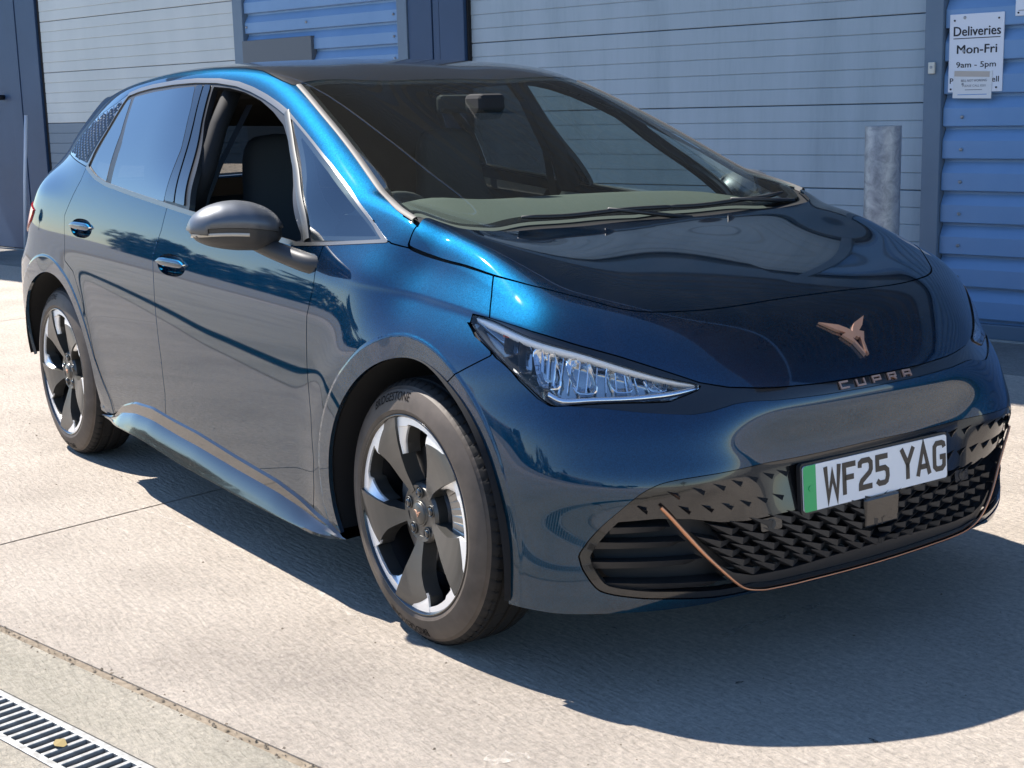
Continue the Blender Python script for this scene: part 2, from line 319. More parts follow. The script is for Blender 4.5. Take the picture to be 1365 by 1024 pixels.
WB=2.766
# side profile: slopes dY/dz at heights (relative)
_z=np.array([.10,.20,.30,.42,.55,.66,.76,.86,.95,1.03,1.10,1.2,1.35,1.5,1.6])
_s=np.array([.30,.20,.11,.055,.015,-.025,-.075,-.135,-.20,-.275,-.35,-.43,-.53,-.62,-.7])
_zz=np.linspace(.1,1.65,311); _ss=spl(_z,_s)(_zz)
_yy=np.concatenate([[0],np.cumsum((_ss[1:]+_ss[:-1])/2*np.diff(_zz))])
_yy+= .893-_yy.max()
_prof=spl(_zz[::5],_yy[::5])
_plan=spl([-3.6,-3.3,-3.0,-2.7,-2.2,-1.4,-.6,0,.3,.55,.8],[-.08,-.022,.002,.002,.0,.0,.0,.002,-.008,-.03,-.07])
ARI_F=np.array([(-60,.42),(-19,.419),(0,.412),(20,.417),(36,.426),(52,.423),(71,.418),(91,.412),(109,.397),(123,.384),(140,.376),(165,.377),(186,.385),(202,.384),(230,.38)]).T
ARO_F=np.array([(-60,.452),(4,.451),(21,.455),(44,.462),(71,.466),(90,.468),(98,.466),(109,.457),(125,.444),(144,.439),(171,.442),(200,.445),(230,.445)]).T
ARI_R=np.array([(-60,.45),(-9,.458),(3,.472),(14,.475),(26,.471),(40,.46),(55,.448),(72,.429),(89,.416),(108,.402),(130,.40),(180,.41),(230,.42)]).T
ARO_R=np.array([(-60,.60),(-3,.585),(4,.545),(15,.513),(36,.505),(49,.498),(65,.484),(92,.482),(120,.48),(180,.48),(230,.49)]).T
def Yskin(x,z):
    zs=z+.05*(np.clip(x,-3,.3)+.4)
    y=_prof(zs)+_plan(x)
    y=y-.052*sst(x,-1.9,-1.1)*sst(x,.1,-.4)*sst(zs,1.02,1.28)-.050*sst(x,-.75,-.25)*sst(x,-.05,-.30)*sst(zs,.90,1.10)-.084*sst(x,-.30,.02)*sst(x,.62,.27)*sst(zs,.75,1.05)
    # greenhouse taper to the rear
    y=y-.16*sst(zs,1.0,1.5)*(np.clip(-x-1.6,0,3)/1.6)**2-.19*sst(zs,.93,1.15)*(np.clip(-x-2.3,0,3)/.9)**2
    for cx in(0,-WB):
        r=np.hypot(x-cx,z-.348)
        y=y+.008*np.exp(-(np.clip(r-.45,0,9)/.085)**2)*sst(z,.95,.6)
    # crease along the top of the front wing, fading out at the door
    d=z-(.901+np.clip(.12-x,-.3,.9)*.085-.03*np.clip(x-.15,0,1))
    y=y+.006*sst(x,-.5,.1)*sst(x,.5,.3)*np.where(d>0,np.exp(-(d/.05)**2),np.exp(-(d/.012)**2))
    return y
def Y(x,z):
    y=Yskin(x,z)
    # flat upright lip round each wheel arch, with a crisp outer edge
    for cx,(ta,tr) in((0,ARO_F),(-WB,ARO_R)):
        dx=x-cx; dz=z-.348; r=np.hypot(dx,dz)
        th=np.degrees(np.arctan2(dz,dx)); th=np.where(th<-90,th+360,th); R=np.interp(th,ta,tr)
        near=r<R+.02
        if not np.any(near): continue
        t=np.radians(np.clip(th,-8,186)); xo=cx+R*np.cos(t); zo=np.where((th<-8)|(th>186),np.maximum(z,.2),.348+R*np.sin(t))
        lip=Yskin(xo,zo)+.003+.04*np.clip(R-r,0,.08)
        y=y+sst(r-R,.006,-.006)*(lip-y)
    return y
_hood=spl([-.6,-.1,.1,.3,.5,.75],[1.115,1.040,1.008,.968,.918,.835])
_ws=spl([-1.3,-1.08,-.8,-.5,-.1,.2],[1.548,1.468,1.358,1.232,1.052,.905])
_roof=spl([-3.6,-3.2,-2.7,-2.2,-1.7,-1.3,-1.0,-.7],[1.28,1.375,1.470,1.528,1.546,1.530,1.497,1.44])
_nose=spl([.60,.68,.75,.8,.84],[.925,.835,.755,.690,.63])
def Hhood(x,y):
    a=np.abs(y); c=(np.minimum(a,.74)/.74)**3.5; return _hood(x+.10*a*a)+c*(.040+.075*sst(x,.62,-.05))
def Hws(x,y):
    a=np.abs(y);return _ws(x+.22*a*a)+.034*sst(a,.15,.6)
def Hroof(x,y):
    a=np.abs(y);return _roof(x)+.020-.05*a*a-.05*a**4
def Hnose(x,y):
    a=np.abs(y);return _nose(x+.14*a*a+.22*a**4)
def Xf(y,z):
    a=np.abs(y)
    return _fr(z)-(.12*a*a+.36*a**4)+sst(a,.25,.62)*(.055*bump(z,.53,.10)-.035*bump(z,.72,.06))
_fr=spl([.12,.2,.27,.34,.42,.5,.58,.64,.69,.74,.8],[.70,.77,.80,.803,.792,.776,.77,.782,.786,.77,.74])
_re=spl([.2,.4,.6,.85,.95,1.05,1.2,1.36,1.5],[-3.40,-3.47,-3.50,-3.49,-3.45,-3.37,-3.23,-3.17,-3.08])
def F(x,y,z):
    a=np.abs(y)
    fs=(a-Y(x,z))*.95
    hood=smax((z-Hhood(x,y))*.97,(z-Hnose(x,y))*.72,.05)
    roof=smax((z-Hws(x,y))*.91,(z-Hroof(x,y)),.05)
    top=smin(hood,roof,.012)
    front=x-Xf(y,z)
    rear=-(x-(_re(z)+.08*a*a+(.30+.22*sst(z,.72,.92))*a**4))*.95
    k=.035+.015*sst(x,-1.45,-1.0)+.055*sst(x,-.45,.05)-.015*sst(x,.15,.6)
    f=smax(fs,top,k)
    f=smax(f,front,.03+.07*sst(a,.4,.75))
    f=smax(f,rear,.08)
    return f
def hit(o,d,t0,t1,n=220,off=0.):
    """first crossing F=off along rays from outside"""
    o=np.asarray(o);d=np.asarray(d)
    ts=np.linspace(t0,t1,n); m=len(d)
    o=np.broadcast_to(o,(m,3))
    lo=np.full(m,np.nan);hi=np.full(m,np.nan);prev=None
    for i,t in enumerate(ts):
        P=o+d*t; f=F(P[:,0],P[:,1],P[:,2])-off
        if prev is not None:
            c=np.isnan(lo)&(f<=0)&(prev>0); lo[c]=ts[i-1];hi[c]=t
        prev=f
    for _ in range(22):
        mid=.5*(lo+hi);P=o+d*mid[:,None];f=F(P[:,0],P[:,1],P[:,2])-off
        hi=np.where(f<=0,mid,hi);lo=np.where(f<=0,lo,mid)
    return o+d*(.5*(lo+hi))[:,None]
# ------------------------------------------------------------------ trimming of the body surface
class Surf:
    def __init__(s,V,N,T): s.V,s.N,s.T=V,N,T
def fnormal(V):
    e=1.5e-3; g=[]
    for i in range(3):
        d=np.zeros(3); d[i]=e; a=V+d; b=V-d
        g.append(F(a[:,0],a[:,1],a[:,2])-F(b[:,0],b[:,1],b[:,2]))
    g=np.stack(g,1); return g/np.linalg.norm(g,axis=1)[:,None]
def compact(V,N,T):
    u,inv=np.unique(T.ravel(),return_inverse=True); return Surf(V[u],N[u],inv.reshape(-1,3))
def split(S,sd):
    """-> part with sd<0, part with sd>0, cut along sd=0"""
    V,N,T=S.V,S.N,S.T; sd=np.where(np.abs(sd)<1e-9,1e-9,sd); neg=sd[T]<0; c=neg.sum(1)
    mixed=(c==1)|(c==2)
    Tin=[T[c==3]];Tout=[T[c==0]]
    if mixed.any():
        Tm=T[mixed]; nm=neg[mixed]; cm=c[mixed]
        lone=np.where(cm==1,nm.argmax(1),(~nm).argmax(1)); r=np.arange(len(Tm))
        a=Tm[r,lone]; b=Tm[r,(lone+1)%3]; d=Tm[r,(lone+2)%3]
        E=np.sort(np.concatenate([np.stack([a,b],1),np.stack([a,d],1)]),axis=1)
        u,inv=np.unique(E,axis=0,return_inverse=True); inv=inv.ravel()
        t=sd[u[:,0]]/(sd[u[:,0]]-sd[u[:,1]])
        nv=V[u[:,0]]+(V[u[:,1]]-V[u[:,0]])*t[:,None]; nn=N[u[:,0]]+(N[u[:,1]]-N[u[:,0]])*t[:,None]
        nn/=np.linalg.norm(nn,axis=1)[:,None]
        k=len(V); V=np.concatenate([V,nv]); N=np.concatenate([N,nn])
        ab=k+inv[:len(Tm)]; ad=k+inv[len(Tm):]
        one=np.stack([a,ab,ad],1); two=np.concatenate([np.stack([ab,b,d],1),np.stack([ab,d,ad],1)])
        li=cm==1; l2=np.concatenate([li,li])
        Tin+= [one[li],two[~l2]]; Tout+=[one[~li],two[l2]]
    Tin=np.concatenate(Tin);Tout=np.concatenate(Tout)
    return (compact(V,N,Tin) if len(Tin) else Surf(np.zeros((0,3)),np.zeros((0,3)),Tin)),(compact(V,N,Tout) if len(Tout) else Surf(np.zeros((0,3)),np.zeros((0,3)),Tout))
def psd(P,poly):
    """signed distance to a closed polygon, negative inside"""
    poly=np.asarray(poly,float); lo=poly.min(0)-.08; hi=poly.max(0)+.08
    out=np.full(len(P),.08); m=((P>lo)&(P<hi)).all(1); Q=P[m]
    if len(Q)==0: return out
    d2=np.full(len(Q),1e9); ins=np.zeros(len(Q),bool)
    for i in range(len(poly)):
        a=poly[i-1]; b=poly[i]; e=b-a; w=Q-a; t=np.clip((w@e)/max(1e-12,e@e),0,1)
        d2=np.minimum(d2,((w-t[:,None]*e)**2).sum(1))
        if a[1]!=b[1]:
            c=((a[1]<=Q[:,1])!=(b[1]<=Q[:,1])); x=a[0]+(Q[:,1]-a[1])/(b[1]-a[1])*e[0]; ins^=c&(Q[:,0]<x)
    out[m]=np.where(ins,-1,1)*np.sqrt(d2); return out
def smooth_poly(pts,n=6,closed=False):
    """Catmull-Rom through the points"""
    P=np.asarray(pts,float); m=len(P); out=[]
    for i in range(m if closed else m-1):
        p0=P[i-1] if (closed or i>0) else P[0]; p1=P[i]; p2=P[(i+1)%m]; p3=P[(i+2)%m] if (closed or i+2<m) else P[-1]
        for t in np.linspace(0,1,n,endpoint=False):
            out.append(.5*((2*p1)+(-p0+p2)*t+(2*p0-5*p1+4*p2-p3)*t*t+(-p0+3*p1-3*p2+p3)*t**3))
    if not closed: out.append(P[-1])
    return np.array(out)
def shift(S,off): return Surf(S.V+S.N*off,S.N,S.T)
GAP=.0022
def cut(S,poly,ax,gap=GAP,only=None):
    """panel inside the polygon and the rest, a gap between"""
    sd=psd(S.V[:,list(ax)],poly)
    if only is not None: sd=np.where(only(S.V),sd,.08)
    a,_=split(S,sd+gap); _,b=split(S,sd-gap); return a,b
def rim(S,depth,symm=True,skip=None):
    """turn the free border inwards: extra vertices and faces"""
    T=S.T; E=np.concatenate([T[:,[0,1]],T[:,[1,2]],T[:,[2,0]]]); key=np.sort(E,1)
    u,idx,cnt=np.unique(key,axis=0,return_index=True,return_counts=True); B=E[idx[cnt==1]]
    if symm: B=B[~((np.abs(S.V[B[:,0],1])<1e-5)&(np.abs(S.V[B[:,1],1])<1e-5))]
    if len(B)==0: return S
    i=np.unique(B); mp=np.full(len(S.V),-1); k0=len(S.V); mp[i]=np.arange(len(i))
    acc=np.zeros((len(i),3)); t=S.V[B[:,1]]-S.V[B[:,0]]
    nn=np.cross(t,S.N[B[:,0]]); nn/=np.maximum(1e-9,np.linalg.norm(nn,axis=1))[:,None]
    for q in (0,1): np.add.at(acc,mp[B[:,q]],nn)
    acc/=np.maximum(1e-9,np.linalg.norm(acc,axis=1))[:,None]
    V=np.concatenate([S.V,S.V[i],S.V[i]-S.N[i]*depth]); N=np.concatenate([S.N,acc,acc])
    a=k0+mp[B[:,0]]; b=k0+mp[B[:,1]]; m=len(i)
    Tn=np.concatenate([T,np.stack([b,a,a+m],1),np.stack([b,a+m,b+m],1)])
    return Surf(V,N,Tn)
FLIP=np.array([1,-1,1])
def mirror(S): return Surf(S.V*FLIP,S.N*FLIP,S.T[:,::-1])
def join(*L):
    k=0;V=[];N=[];T=[]
    for S in L: V.append(S.V);N.append(S.N);T.append(S.T+k);k+=len(S.V)
    return Surf(np.concatenate(V),np.concatenate(N),np.concatenate(T))
def put(name,S,m,parent,mode='both',depth=.012,off=0.,label=None):
    """mode both: near and far copies; one: a single panel across the middle"""
    if len(S.T)==0: return None
    if off: S=shift(S,off)
    if depth: S=rim(S,depth)
    if mode=='one':
        S=join(S,mirror(S)); return meshobj(name,S.V,S.T,m,parent,normals=S.N)
    o=meshobj(name,S.V,S.T,m,parent,normals=S.N)
    if mode=='both':
        S2=mirror(S); o2=meshobj(name,S2.V,S2.T,m,parent,normals=S2.N); return o,o2
    return o
def body_grid():
    # half loops round the car from the nose (y=0) to the tail, rows from below to the roof line
    a=np.linspace(0,np.pi/2,150); nx=230
    ox=np.concatenate([np.full(150,-.10),np.linspace(-.10,-2.6,nx+2)[1:-1],np.full(56,-2.6)])
    an=np.concatenate([a,np.full(nx,np.pi/2),np.linspace(np.pi/2,np.pi,56)])
    el=np.concatenate([np.linspace(-36,4,72,endpoint=False),np.linspace(4,34,96,endpoint=False),np.linspace(34,90,92)]); el=np.radians(el)
    A,E=np.meshgrid(an,el); O=np.broadcast_to(ox,A.shape)
    D=np.stack([np.cos(A)*np.cos(E),-np.sin(A)*np.cos(E),np.sin(E)],-1).reshape(-1,3)
    D[np.abs(D[:,1])<1e-9,1]=0; D[-len(an):]=(0,0,1)
    o=np.stack([O.ravel(),np.zeros(O.size),np.full(O.size,.62)],1)
    lo=np.full(len(D),.05);hi=np.full(len(D),1.9)
    for _ in range(26):
        mid=.5*(lo+hi); P=o+D*mid[:,None]; f=F(P[:,0],P[:,1],P[:,2])<0
        lo=np.where(f,mid,lo); hi=np.where(f,hi,mid)
    V=o+D*(.5*(lo+hi))[:,None]; V[np.abs(V[:,1])<1e-6,1]=0
    N=fnormal(V); N[V[:,1]==0,1]=0; N/=np.linalg.norm(N,axis=1)[:,None]
    Q=grid_faces(len(el),len(an)); T=np.concatenate([Q[:,[0,1,2]],Q[:,[0,2,3]]])
    # outward winding
    c=np.cross(V[T[:,1]]-V[T[:,0]],V[T[:,2]]-V[T[:,0]]); fl=(c*N[T[:,0]]).sum(1)<0; T[fl]=T[fl][:,::-1]
    return Surf(V,N,T)
def pts_on(o,d,off=0.):
    return hit(np.asarray(o,float),np.asarray(d,float),0,1.6,25,off)
def front_pt(y,z,off=0.):
    y=np.atleast_1d(np.asarray(y,float)); z=np.broadcast_to(np.asarray(z,float),y.shape)
    o=np.stack([np.full(y.shape,1.3),y,z],1); return pts_on(o,np.broadcast_to([-1.,0,0],o.shape),off)
def side_pt(x,z,off=0.):
    x=np.atleast_1d(np.asarray(x,float)); z=np.broadcast_to(np.asarray(z,float),x.shape)
    o=np.stack([x,np.full(x.shape,-1.6),z],1); return pts_on(o,np.broadcast_to([0,1.,0],o.shape),off)
def top_pt(x,y,off=0.):
    x=np.atleast_1d(np.asarray(x,float)); y=np.broadcast_to(np.asarray(y,float),x.shape)
    o=np.stack([x,y,np.full(x.shape,2.2)],1); return pts_on(o,np.broadcast_to([0,0,-1.],o.shape),off)

car=thing('hatchback_car','glossy dark blue electric hatchback with black roof, parked on concrete in front of grey shutters','car')
B0=body_grid()
XZ=(0,2);XY=(0,1);YZ=(1,2)
# --- bottom edge
_sx=[-3.6,-3.2,-2.35,-2.225,-2.06,-1.896,-1.72,-1.53,-1.333,-1.044,-.755,-.62,-.52,-.347,.2,.3]
_sz=[.42,.37,.262,.25,.31,.349,.357,.343,.334,.306,.284,.262,.238,.217,.213,.213]
_ly=[0,.30,.40,.47,.50,.61,.71,.79,.84,.95]; _lz=[.236,.237,.241,.238,.232,.224,.218,.211,.213,.213]
def zbot(V): return np.where(V[:,0]<.25,np.interp(V[:,0],_sx,_sz),np.interp(np.abs(V[:,1]),_ly,_lz))
S,_=split(B0,zbot(B0.V)-B0.V[:,2])
# outlines of the panels, windows and lamps on the body (x, y, z)
TR={
 'apost_mid':[(-1.018,-0.645,1.374),(-0.950,-0.673,1.322),(-0.860,-0.711,1.250),(-0.744,-0.759,1.177),(-0.619,-0.811,1.088),(-0.561,-0.833,1.019)],
 'lens_edge':[(0.500,-0.778,0.697),(0.468,-0.793,0.715),(0.417,-0.810,0.753),(0.344,-0.820,0.796),(0.253,-0.815,0.836),(0.196,-0.802,0.866)],
 'arch_front_in':[(-0.334,-0.876,0.212),(-0.366,-0.879,0.233),(-0.379,-0.890,0.312),(-0.359,-0.899,0.413),(-0.353,-0.901,0.459),(-0.318,-0.904,0.521),(-0.269,-0.902,0.607),(-0.213,-0.896,0.668),(-0.144,-0.887,0.720),(-0.082,-0.876,0.747),(-0.040,-0.868,0.753),(0.035,-0.862,0.752),(0.110,-0.864,0.737),(0.186,-0.868,0.713),(0.253,-0.868,0.680),(0.305,-0.867,0.643),(0.346,-0.865,0.597),(0.378,-0.863,0.548),(0.398,-0.859,0.471),(0.409,-0.853,0.399),(0.413,-0.850,0.345),(0.396,-0.838,0.214)],
 'arch_front_out':[(-0.432,-0.896,0.419),(-0.400,-0.900,0.519),(-0.353,-0.900,0.606),(-0.294,-0.898,0.675),(-0.227,-0.892,0.731),(-0.161,-0.881,0.778),(-0.089,-0.869,0.805),(-0.025,-0.861,0.812),(0.054,-0.858,0.804),(0.138,-0.860,0.784),(0.219,-0.863,0.752),(0.282,-0.861,0.713),(0.333,-0.860,0.668),(0.372,-0.857,0.621),(0.373,-0.856,0.623),(0.425,-0.853,0.510),(0.451,-0.840,0.379)],
 'arch_rear_in':[(-2.891,-0.897,0.726),(-2.759,-0.895,0.764),(-2.636,-0.895,0.756),(-2.506,-0.898,0.715),(-2.404,-0.899,0.643),(-2.332,-0.896,0.556),(-2.295,-0.891,0.466),(-2.283,-0.881,0.373),(-2.328,-0.865,0.277)],
 'arch_rear_out':[(-2.882,-0.893,0.808),(-2.785,-0.890,0.830),(-2.675,-0.890,0.823),(-2.555,-0.893,0.784),(-2.436,-0.894,0.725),(-2.354,-0.894,0.647),(-2.304,-0.893,0.568),(-2.265,-0.887,0.478),(-2.217,-0.878,0.390),(-2.169,-0.867,0.319)],
 'dlo_out':[(-2.395,-0.819,1.183),(-2.268,-0.832,1.144),(-2.141,-0.838,1.122),(-1.870,-0.842,1.096),(-1.544,-0.845,1.068),(-1.340,-0.846,1.051),(-1.080,-0.846,1.031),(-0.817,-0.847,1.011),(-0.617,-0.844,1.000),(-0.472,-0.827,1.008),(-0.204,-0.783,1.029),(-0.199,-0.780,1.032),(-0.406,-0.744,1.122),(-0.627,-0.706,1.223),(-0.837,-0.672,1.308),(-1.018,-0.642,1.379),(-1.093,-0.633,1.402),(-1.188,-0.625,1.428),(-1.300,-0.620,1.455),(-1.403,-0.621,1.475),(-1.533,-0.632,1.489),(-1.680,-0.647,1.494),(-1.853,-0.656,1.492),(-2.057,-0.658,1.484),(-2.183,-0.660,1.474),(-2.282,-0.666,1.459),(-2.321,-0.750,1.325)],
 'glass_rear_quarter':[(-2.266,-0.685,1.433),(-2.295,-0.744,1.336),(-2.352,-0.816,1.192),(-2.256,-0.827,1.160),(-2.153,-0.834,1.135),(-2.167,-0.759,1.312),(-2.227,-0.684,1.437)],
 'glass_rear_door':[(-2.203,-0.680,1.444),(-2.012,-0.677,1.458),(-1.814,-0.674,1.466),(-1.673,-0.664,1.469),(-1.635,-0.701,1.398),(-1.591,-0.765,1.261),(-1.590,-0.840,1.088),(-1.876,-0.838,1.109),(-2.101,-0.835,1.130),(-2.111,-0.778,1.273)],
 'bpillar_rear':[(-1.661,-0.663,1.469),(-1.616,-0.656,1.471),(-1.572,-0.719,1.347),(-1.543,-0.771,1.239),(-1.498,-0.839,1.088),(-1.577,-0.839,1.092),(-1.577,-0.767,1.254),(-1.625,-0.700,1.398)],
 'bpillar_front':[(-1.609,-0.655,1.471),(-1.566,-0.650,1.469),(-1.523,-0.713,1.347),(-1.472,-0.770,1.226),(-1.409,-0.840,1.081),(-1.486,-0.839,1.087),(-1.532,-0.771,1.236),(-1.562,-0.720,1.343)],
 'front_window':[(-1.551,-0.651,1.465),(-1.448,-0.640,1.458),(-1.343,-0.634,1.442),(-1.224,-0.638,1.414),(-1.106,-0.651,1.376),(-1.006,-0.669,1.336),(-0.956,-0.685,1.303),(-0.760,-0.769,1.166),(-0.602,-0.833,1.032),(-0.595,-0.837,1.017),(-0.624,-0.842,1.011),(-0.821,-0.844,1.022),(-1.084,-0.844,1.040),(-1.375,-0.844,1.064),(-1.376,-0.838,1.085),(-1.420,-0.791,1.185),(-1.510,-0.711,1.346)],
 'apost':[(-1.036,-0.648,1.372),(-0.986,-0.653,1.358),(-0.753,-0.751,1.188),(-0.548,-0.830,1.022),(-0.572,-0.835,1.018),(-0.765,-0.761,1.177),(-0.958,-0.678,1.315)],
 'glass_front_quarter':[(-0.994,-0.648,1.367),(-0.810,-0.681,1.290),(-0.627,-0.711,1.218),(-0.402,-0.747,1.117),(-0.216,-0.780,1.037),(-0.289,-0.792,1.031),(-0.389,-0.805,1.026),(-0.540,-0.830,1.020),(-0.723,-0.758,1.178)],
 'door_front_cut':[(-0.474,-0.827,1.009),(-0.474,-0.833,0.997),(-0.469,-0.867,0.898),(-0.496,-0.878,0.816),(-0.494,-0.884,0.755),(-0.490,-0.889,0.659),(-0.472,-0.894,0.538),(-0.476,-0.891,0.410),(-0.499,-0.883,0.323),(-0.547,-0.864,0.220)],
 'door_mid_cut':[(-1.544,-0.845,1.069),(-1.566,-0.862,0.994),(-1.606,-0.873,0.927),(-1.622,-0.877,0.899),(-1.608,-0.885,0.811),(-1.597,-0.890,0.700),(-1.581,-0.889,0.550),(-1.584,-0.883,0.434),(-1.610,-0.876,0.355)],
 'door_rear_cut':[(-2.413,-0.835,1.138),(-2.455,-0.847,1.095),(-2.541,-0.868,0.999),(-2.527,-0.882,0.891),(-2.527,-0.887,0.827)],
 'door_rear_cut2':[(-2.265,-0.887,0.478),(-2.217,-0.878,0.390),(-2.169,-0.867,0.319)],
 'sill_top':[(-2.350,-0.856,0.242),(-2.209,-0.857,0.253),(-2.058,-0.866,0.310),(-1.894,-0.873,0.349),(-1.721,-0.875,0.357),(-1.528,-0.874,0.342),(-1.331,-0.875,0.336),(-1.043,-0.871,0.305),(-0.754,-0.871,0.290),(-0.618,-0.868,0.260),(-0.515,-0.870,0.237),(-0.341,-0.877,0.217)],
 'cpanel':[(-2.760,-0.754,1.233),(-2.573,-0.698,1.370),(-2.376,-0.686,1.421),(-2.285,-0.669,1.455),(-2.314,-0.751,1.324),(-2.395,-0.817,1.188),(-2.450,-0.812,1.195)],
 'hood_side':[(-0.138,-0.747,1.059),(-0.107,-0.758,1.019),(-0.034,-0.741,1.000),(0.060,-0.734,0.989),(0.196,-0.721,0.970),(0.292,-0.694,0.955),(0.361,-0.657,0.939),(0.405,-0.624,0.927),(0.448,-0.590,0.912),(0.481,-0.561,0.901),(0.507,-0.525,0.893),(0.527,-0.474,0.888),(0.543,-0.393,0.884),(0.552,-0.305,0.882),(0.554,-0.207,0.884),(0.552,-0.049,0.887)],
 'hood_rear':[(-0.130,-0.734,1.070),(-0.107,-0.724,1.067),(-0.061,-0.703,1.058),(0.018,-0.668,1.047),(-0.035,-0.543,1.048),(-0.052,-0.489,1.044),(-0.098,-0.383,1.048),(-0.102,-0.167,1.046),(-0.092,0.123,1.043)],
 'apillar_cut':[(-0.133,-0.735,1.070),(-0.129,-0.756,1.041),(-0.120,-0.763,1.020)],
 'shut_fender_top':[(-0.189,-0.780,1.029),(-0.119,-0.764,1.019),(-0.013,-0.737,0.999),(0.109,-0.731,0.982),(0.197,-0.720,0.971)],
 'shut_bumper_top':[(0.197,-0.720,0.971),(0.231,-0.750,0.929),(0.267,-0.782,0.883)],
 'shut_bumper_low':[(0.328,-0.821,0.801),(0.284,-0.842,0.777),(0.232,-0.862,0.749),(0.199,-0.867,0.723)],
 'roof_edge':[(-1.589,-0.585,1.526),(-1.452,-0.569,1.520),(-1.344,-0.565,1.508),(-1.256,-0.573,1.489),(-1.182,-0.575,1.472),(-1.111,-0.571,1.454)],
 'ws_in':[(-1.103,-0.563,1.454),(-0.891,-0.602,1.374),(-0.712,-0.631,1.298),(-0.548,-0.659,1.224),(-0.387,-0.690,1.151),(-0.242,-0.723,1.110),(-0.159,-0.728,1.086),(-0.108,-0.721,1.070)],
 'lens':[(0.199,-0.798,0.872),(0.212,-0.791,0.882),(0.285,-0.783,0.873),(0.410,-0.765,0.846),(0.497,-0.705,0.820),(0.568,-0.634,0.788),(0.633,-0.558,0.757),(0.683,-0.486,0.734),(0.664,-0.546,0.710),(0.651,-0.574,0.705),(0.596,-0.658,0.706),(0.550,-0.723,0.704),(0.514,-0.764,0.700),(0.498,-0.777,0.702),(0.472,-0.789,0.717),(0.421,-0.807,0.755),(0.349,-0.817,0.799),(0.259,-0.811,0.840)],
 'strip_top':[(0.204,-0.791,0.884),(0.267,-0.784,0.880),(0.339,-0.774,0.871),(0.401,-0.758,0.860),(0.490,-0.699,0.833),(0.560,-0.627,0.805),(0.628,-0.553,0.772),(0.679,-0.486,0.742),(0.710,-0.426,0.728),(0.738,-0.338,0.717),(0.746,-0.298,0.713),(0.759,-0.173,0.709),(0.763,-0.064,0.708)],
 'strip_bot':[(0.488,-0.783,0.705),(0.504,-0.774,0.699),(0.530,-0.747,0.701),(0.580,-0.691,0.695),(0.629,-0.631,0.686),(0.662,-0.585,0.681),(0.698,-0.528,0.676),(0.714,-0.487,0.680),(0.731,-0.426,0.692),(0.741,-0.384,0.694),(0.758,-0.309,0.688),(0.772,-0.159,0.682),(0.775,0.011,0.683)],
}
def xz(k): return [(q[0],q[2]) for q in TR[k]]
def xy(k): return [(q[0],q[1]) for q in TR[k]]
def yz(k): return [(q[1],q[2]) for q in TR[k]]
def polar(tab,cx,extra=0.,n=90,a0=-58,a1=228):
    th=np.linspace(a0,a1,n); r=np.interp(th,tab[0],tab[1])
    r=np.convolve(np.pad(r,4,mode='edge'),np.ones(9)/9,'valid')+extra; t=np.radians(th)
    return np.stack([cx+r*np.cos(t),.348+r*np.sin(t)],1)
arch_f=polar(ARI_F,0); arch_r=polar(ARI_R,-WB)
def arch_cut(S):
    for tab,cx in((ARI_F,0),(ARI_R,-WB)):
        th=np.degrees(np.arctan2(S.V[:,2]-.348,S.V[:,0]-cx)); th=np.where(th<-90,th+360,th)
        tt=np.arange(-90,271.); rr=np.interp(tt,tab[0],tab[1]); rr=np.convolve(np.pad(rr,12,mode='edge'),np.ones(25)/25,'valid')
        sd=np.hypot(S.V[:,0]-cx,S.V[:,2]-.348)-np.interp(th,tt,rr)
        sd=np.where(S.V[:,1]<-.55,sd,1.)
        _,S=split(S,sd)
    return S
S=arch_cut(S)
def lip_edges(S):
    # put mesh edges exactly along the crease of each arch lip
    for (ta,tr),cx in((ARO_F,0),(ARO_R,-WB)):
        for o in(-.0065,0.,.0065):
            th=np.degrees(np.arctan2(S.V[:,2]-.348,S.V[:,0]-cx)); th=np.where(th<-90,th+360,th)
            sd=np.hypot(S.V[:,0]-cx,S.V[:,2]-.348)-np.interp(th,ta,tr)-o
            a,b=split(S,np.where(S.V[:,1]<-.6,sd,1.)); S=join(a,b)
    return S
S=lip_edges(S); _k=(S.V[:,1]<-.6)&(S.V[:,2]<.9); S.N[_k]=fnormal(S.V[_k])
# --- side windows outline (x,z)
DLO=np.array(xz('dlo_out'))
near=lambda V:V[:,1]<-.3
D,S=cut(S,DLO,XZ,0.0,lambda V:near(V)&(V[:,2]>.95))
# --- patterned rear pillar
CP=xz('cpanel')
CPs,S=cut(S,CP,XZ,.0015,near)
# --- windscreen, scuttle, bonnet, roof (x,y)
ws_side=smooth_poly(xy('ws_in')[:-1],4)
_a=TR['apillar_cut'][0]; hood_rear=smooth_poly([(_a[0]+.004,_a[1]+.003),(-.145,-.692),(-.105,-.672),(-.050,-.630),(-.055,-.53),(-.088,-.37),(-.092,-.17),(-.080,0.0)],5)
_w=xy('ws_in')[0]; roof_front=np.array([(-1.118,.05),(-1.118,0),(-1.118,-.2),(-1.122,-.38),_w])
glass_low=hood_rear+np.array([-.045,0])
WS=np.concatenate([ws_side,glass_low[2:],[(-.125,.05)],roof_front])
up_=lambda V:V[:,2]>.95
WSs,S=cut(S,WS,XY,.0015,up_)
SC=np.concatenate([[(ws_side[-1][0],ws_side[-1][1]-.004)],hood_rear,[(-.08,.05),(-.16,.05),(-.16,0)],glass_low[::-1]+np.array([-.03,0])])
SCs,S=cut(S,SC,XY,.001,lambda V:up_(V)&(V[:,0]>-.3))
_c=[(q[0],q[1]) for q in TR['apillar_cut']]; _h=xy('hood_side')
hood_side=smooth_poly(_c+_h[2:-1]+[(.553,-.12),(.554,0)],5)
HD=np.concatenate([hood_side,[(.55,.05),(-.08,.05)],hood_rear[::-1]])
HDs,S=cut(S,HD,XY,GAP,lambda V:V[:,2]>.8)
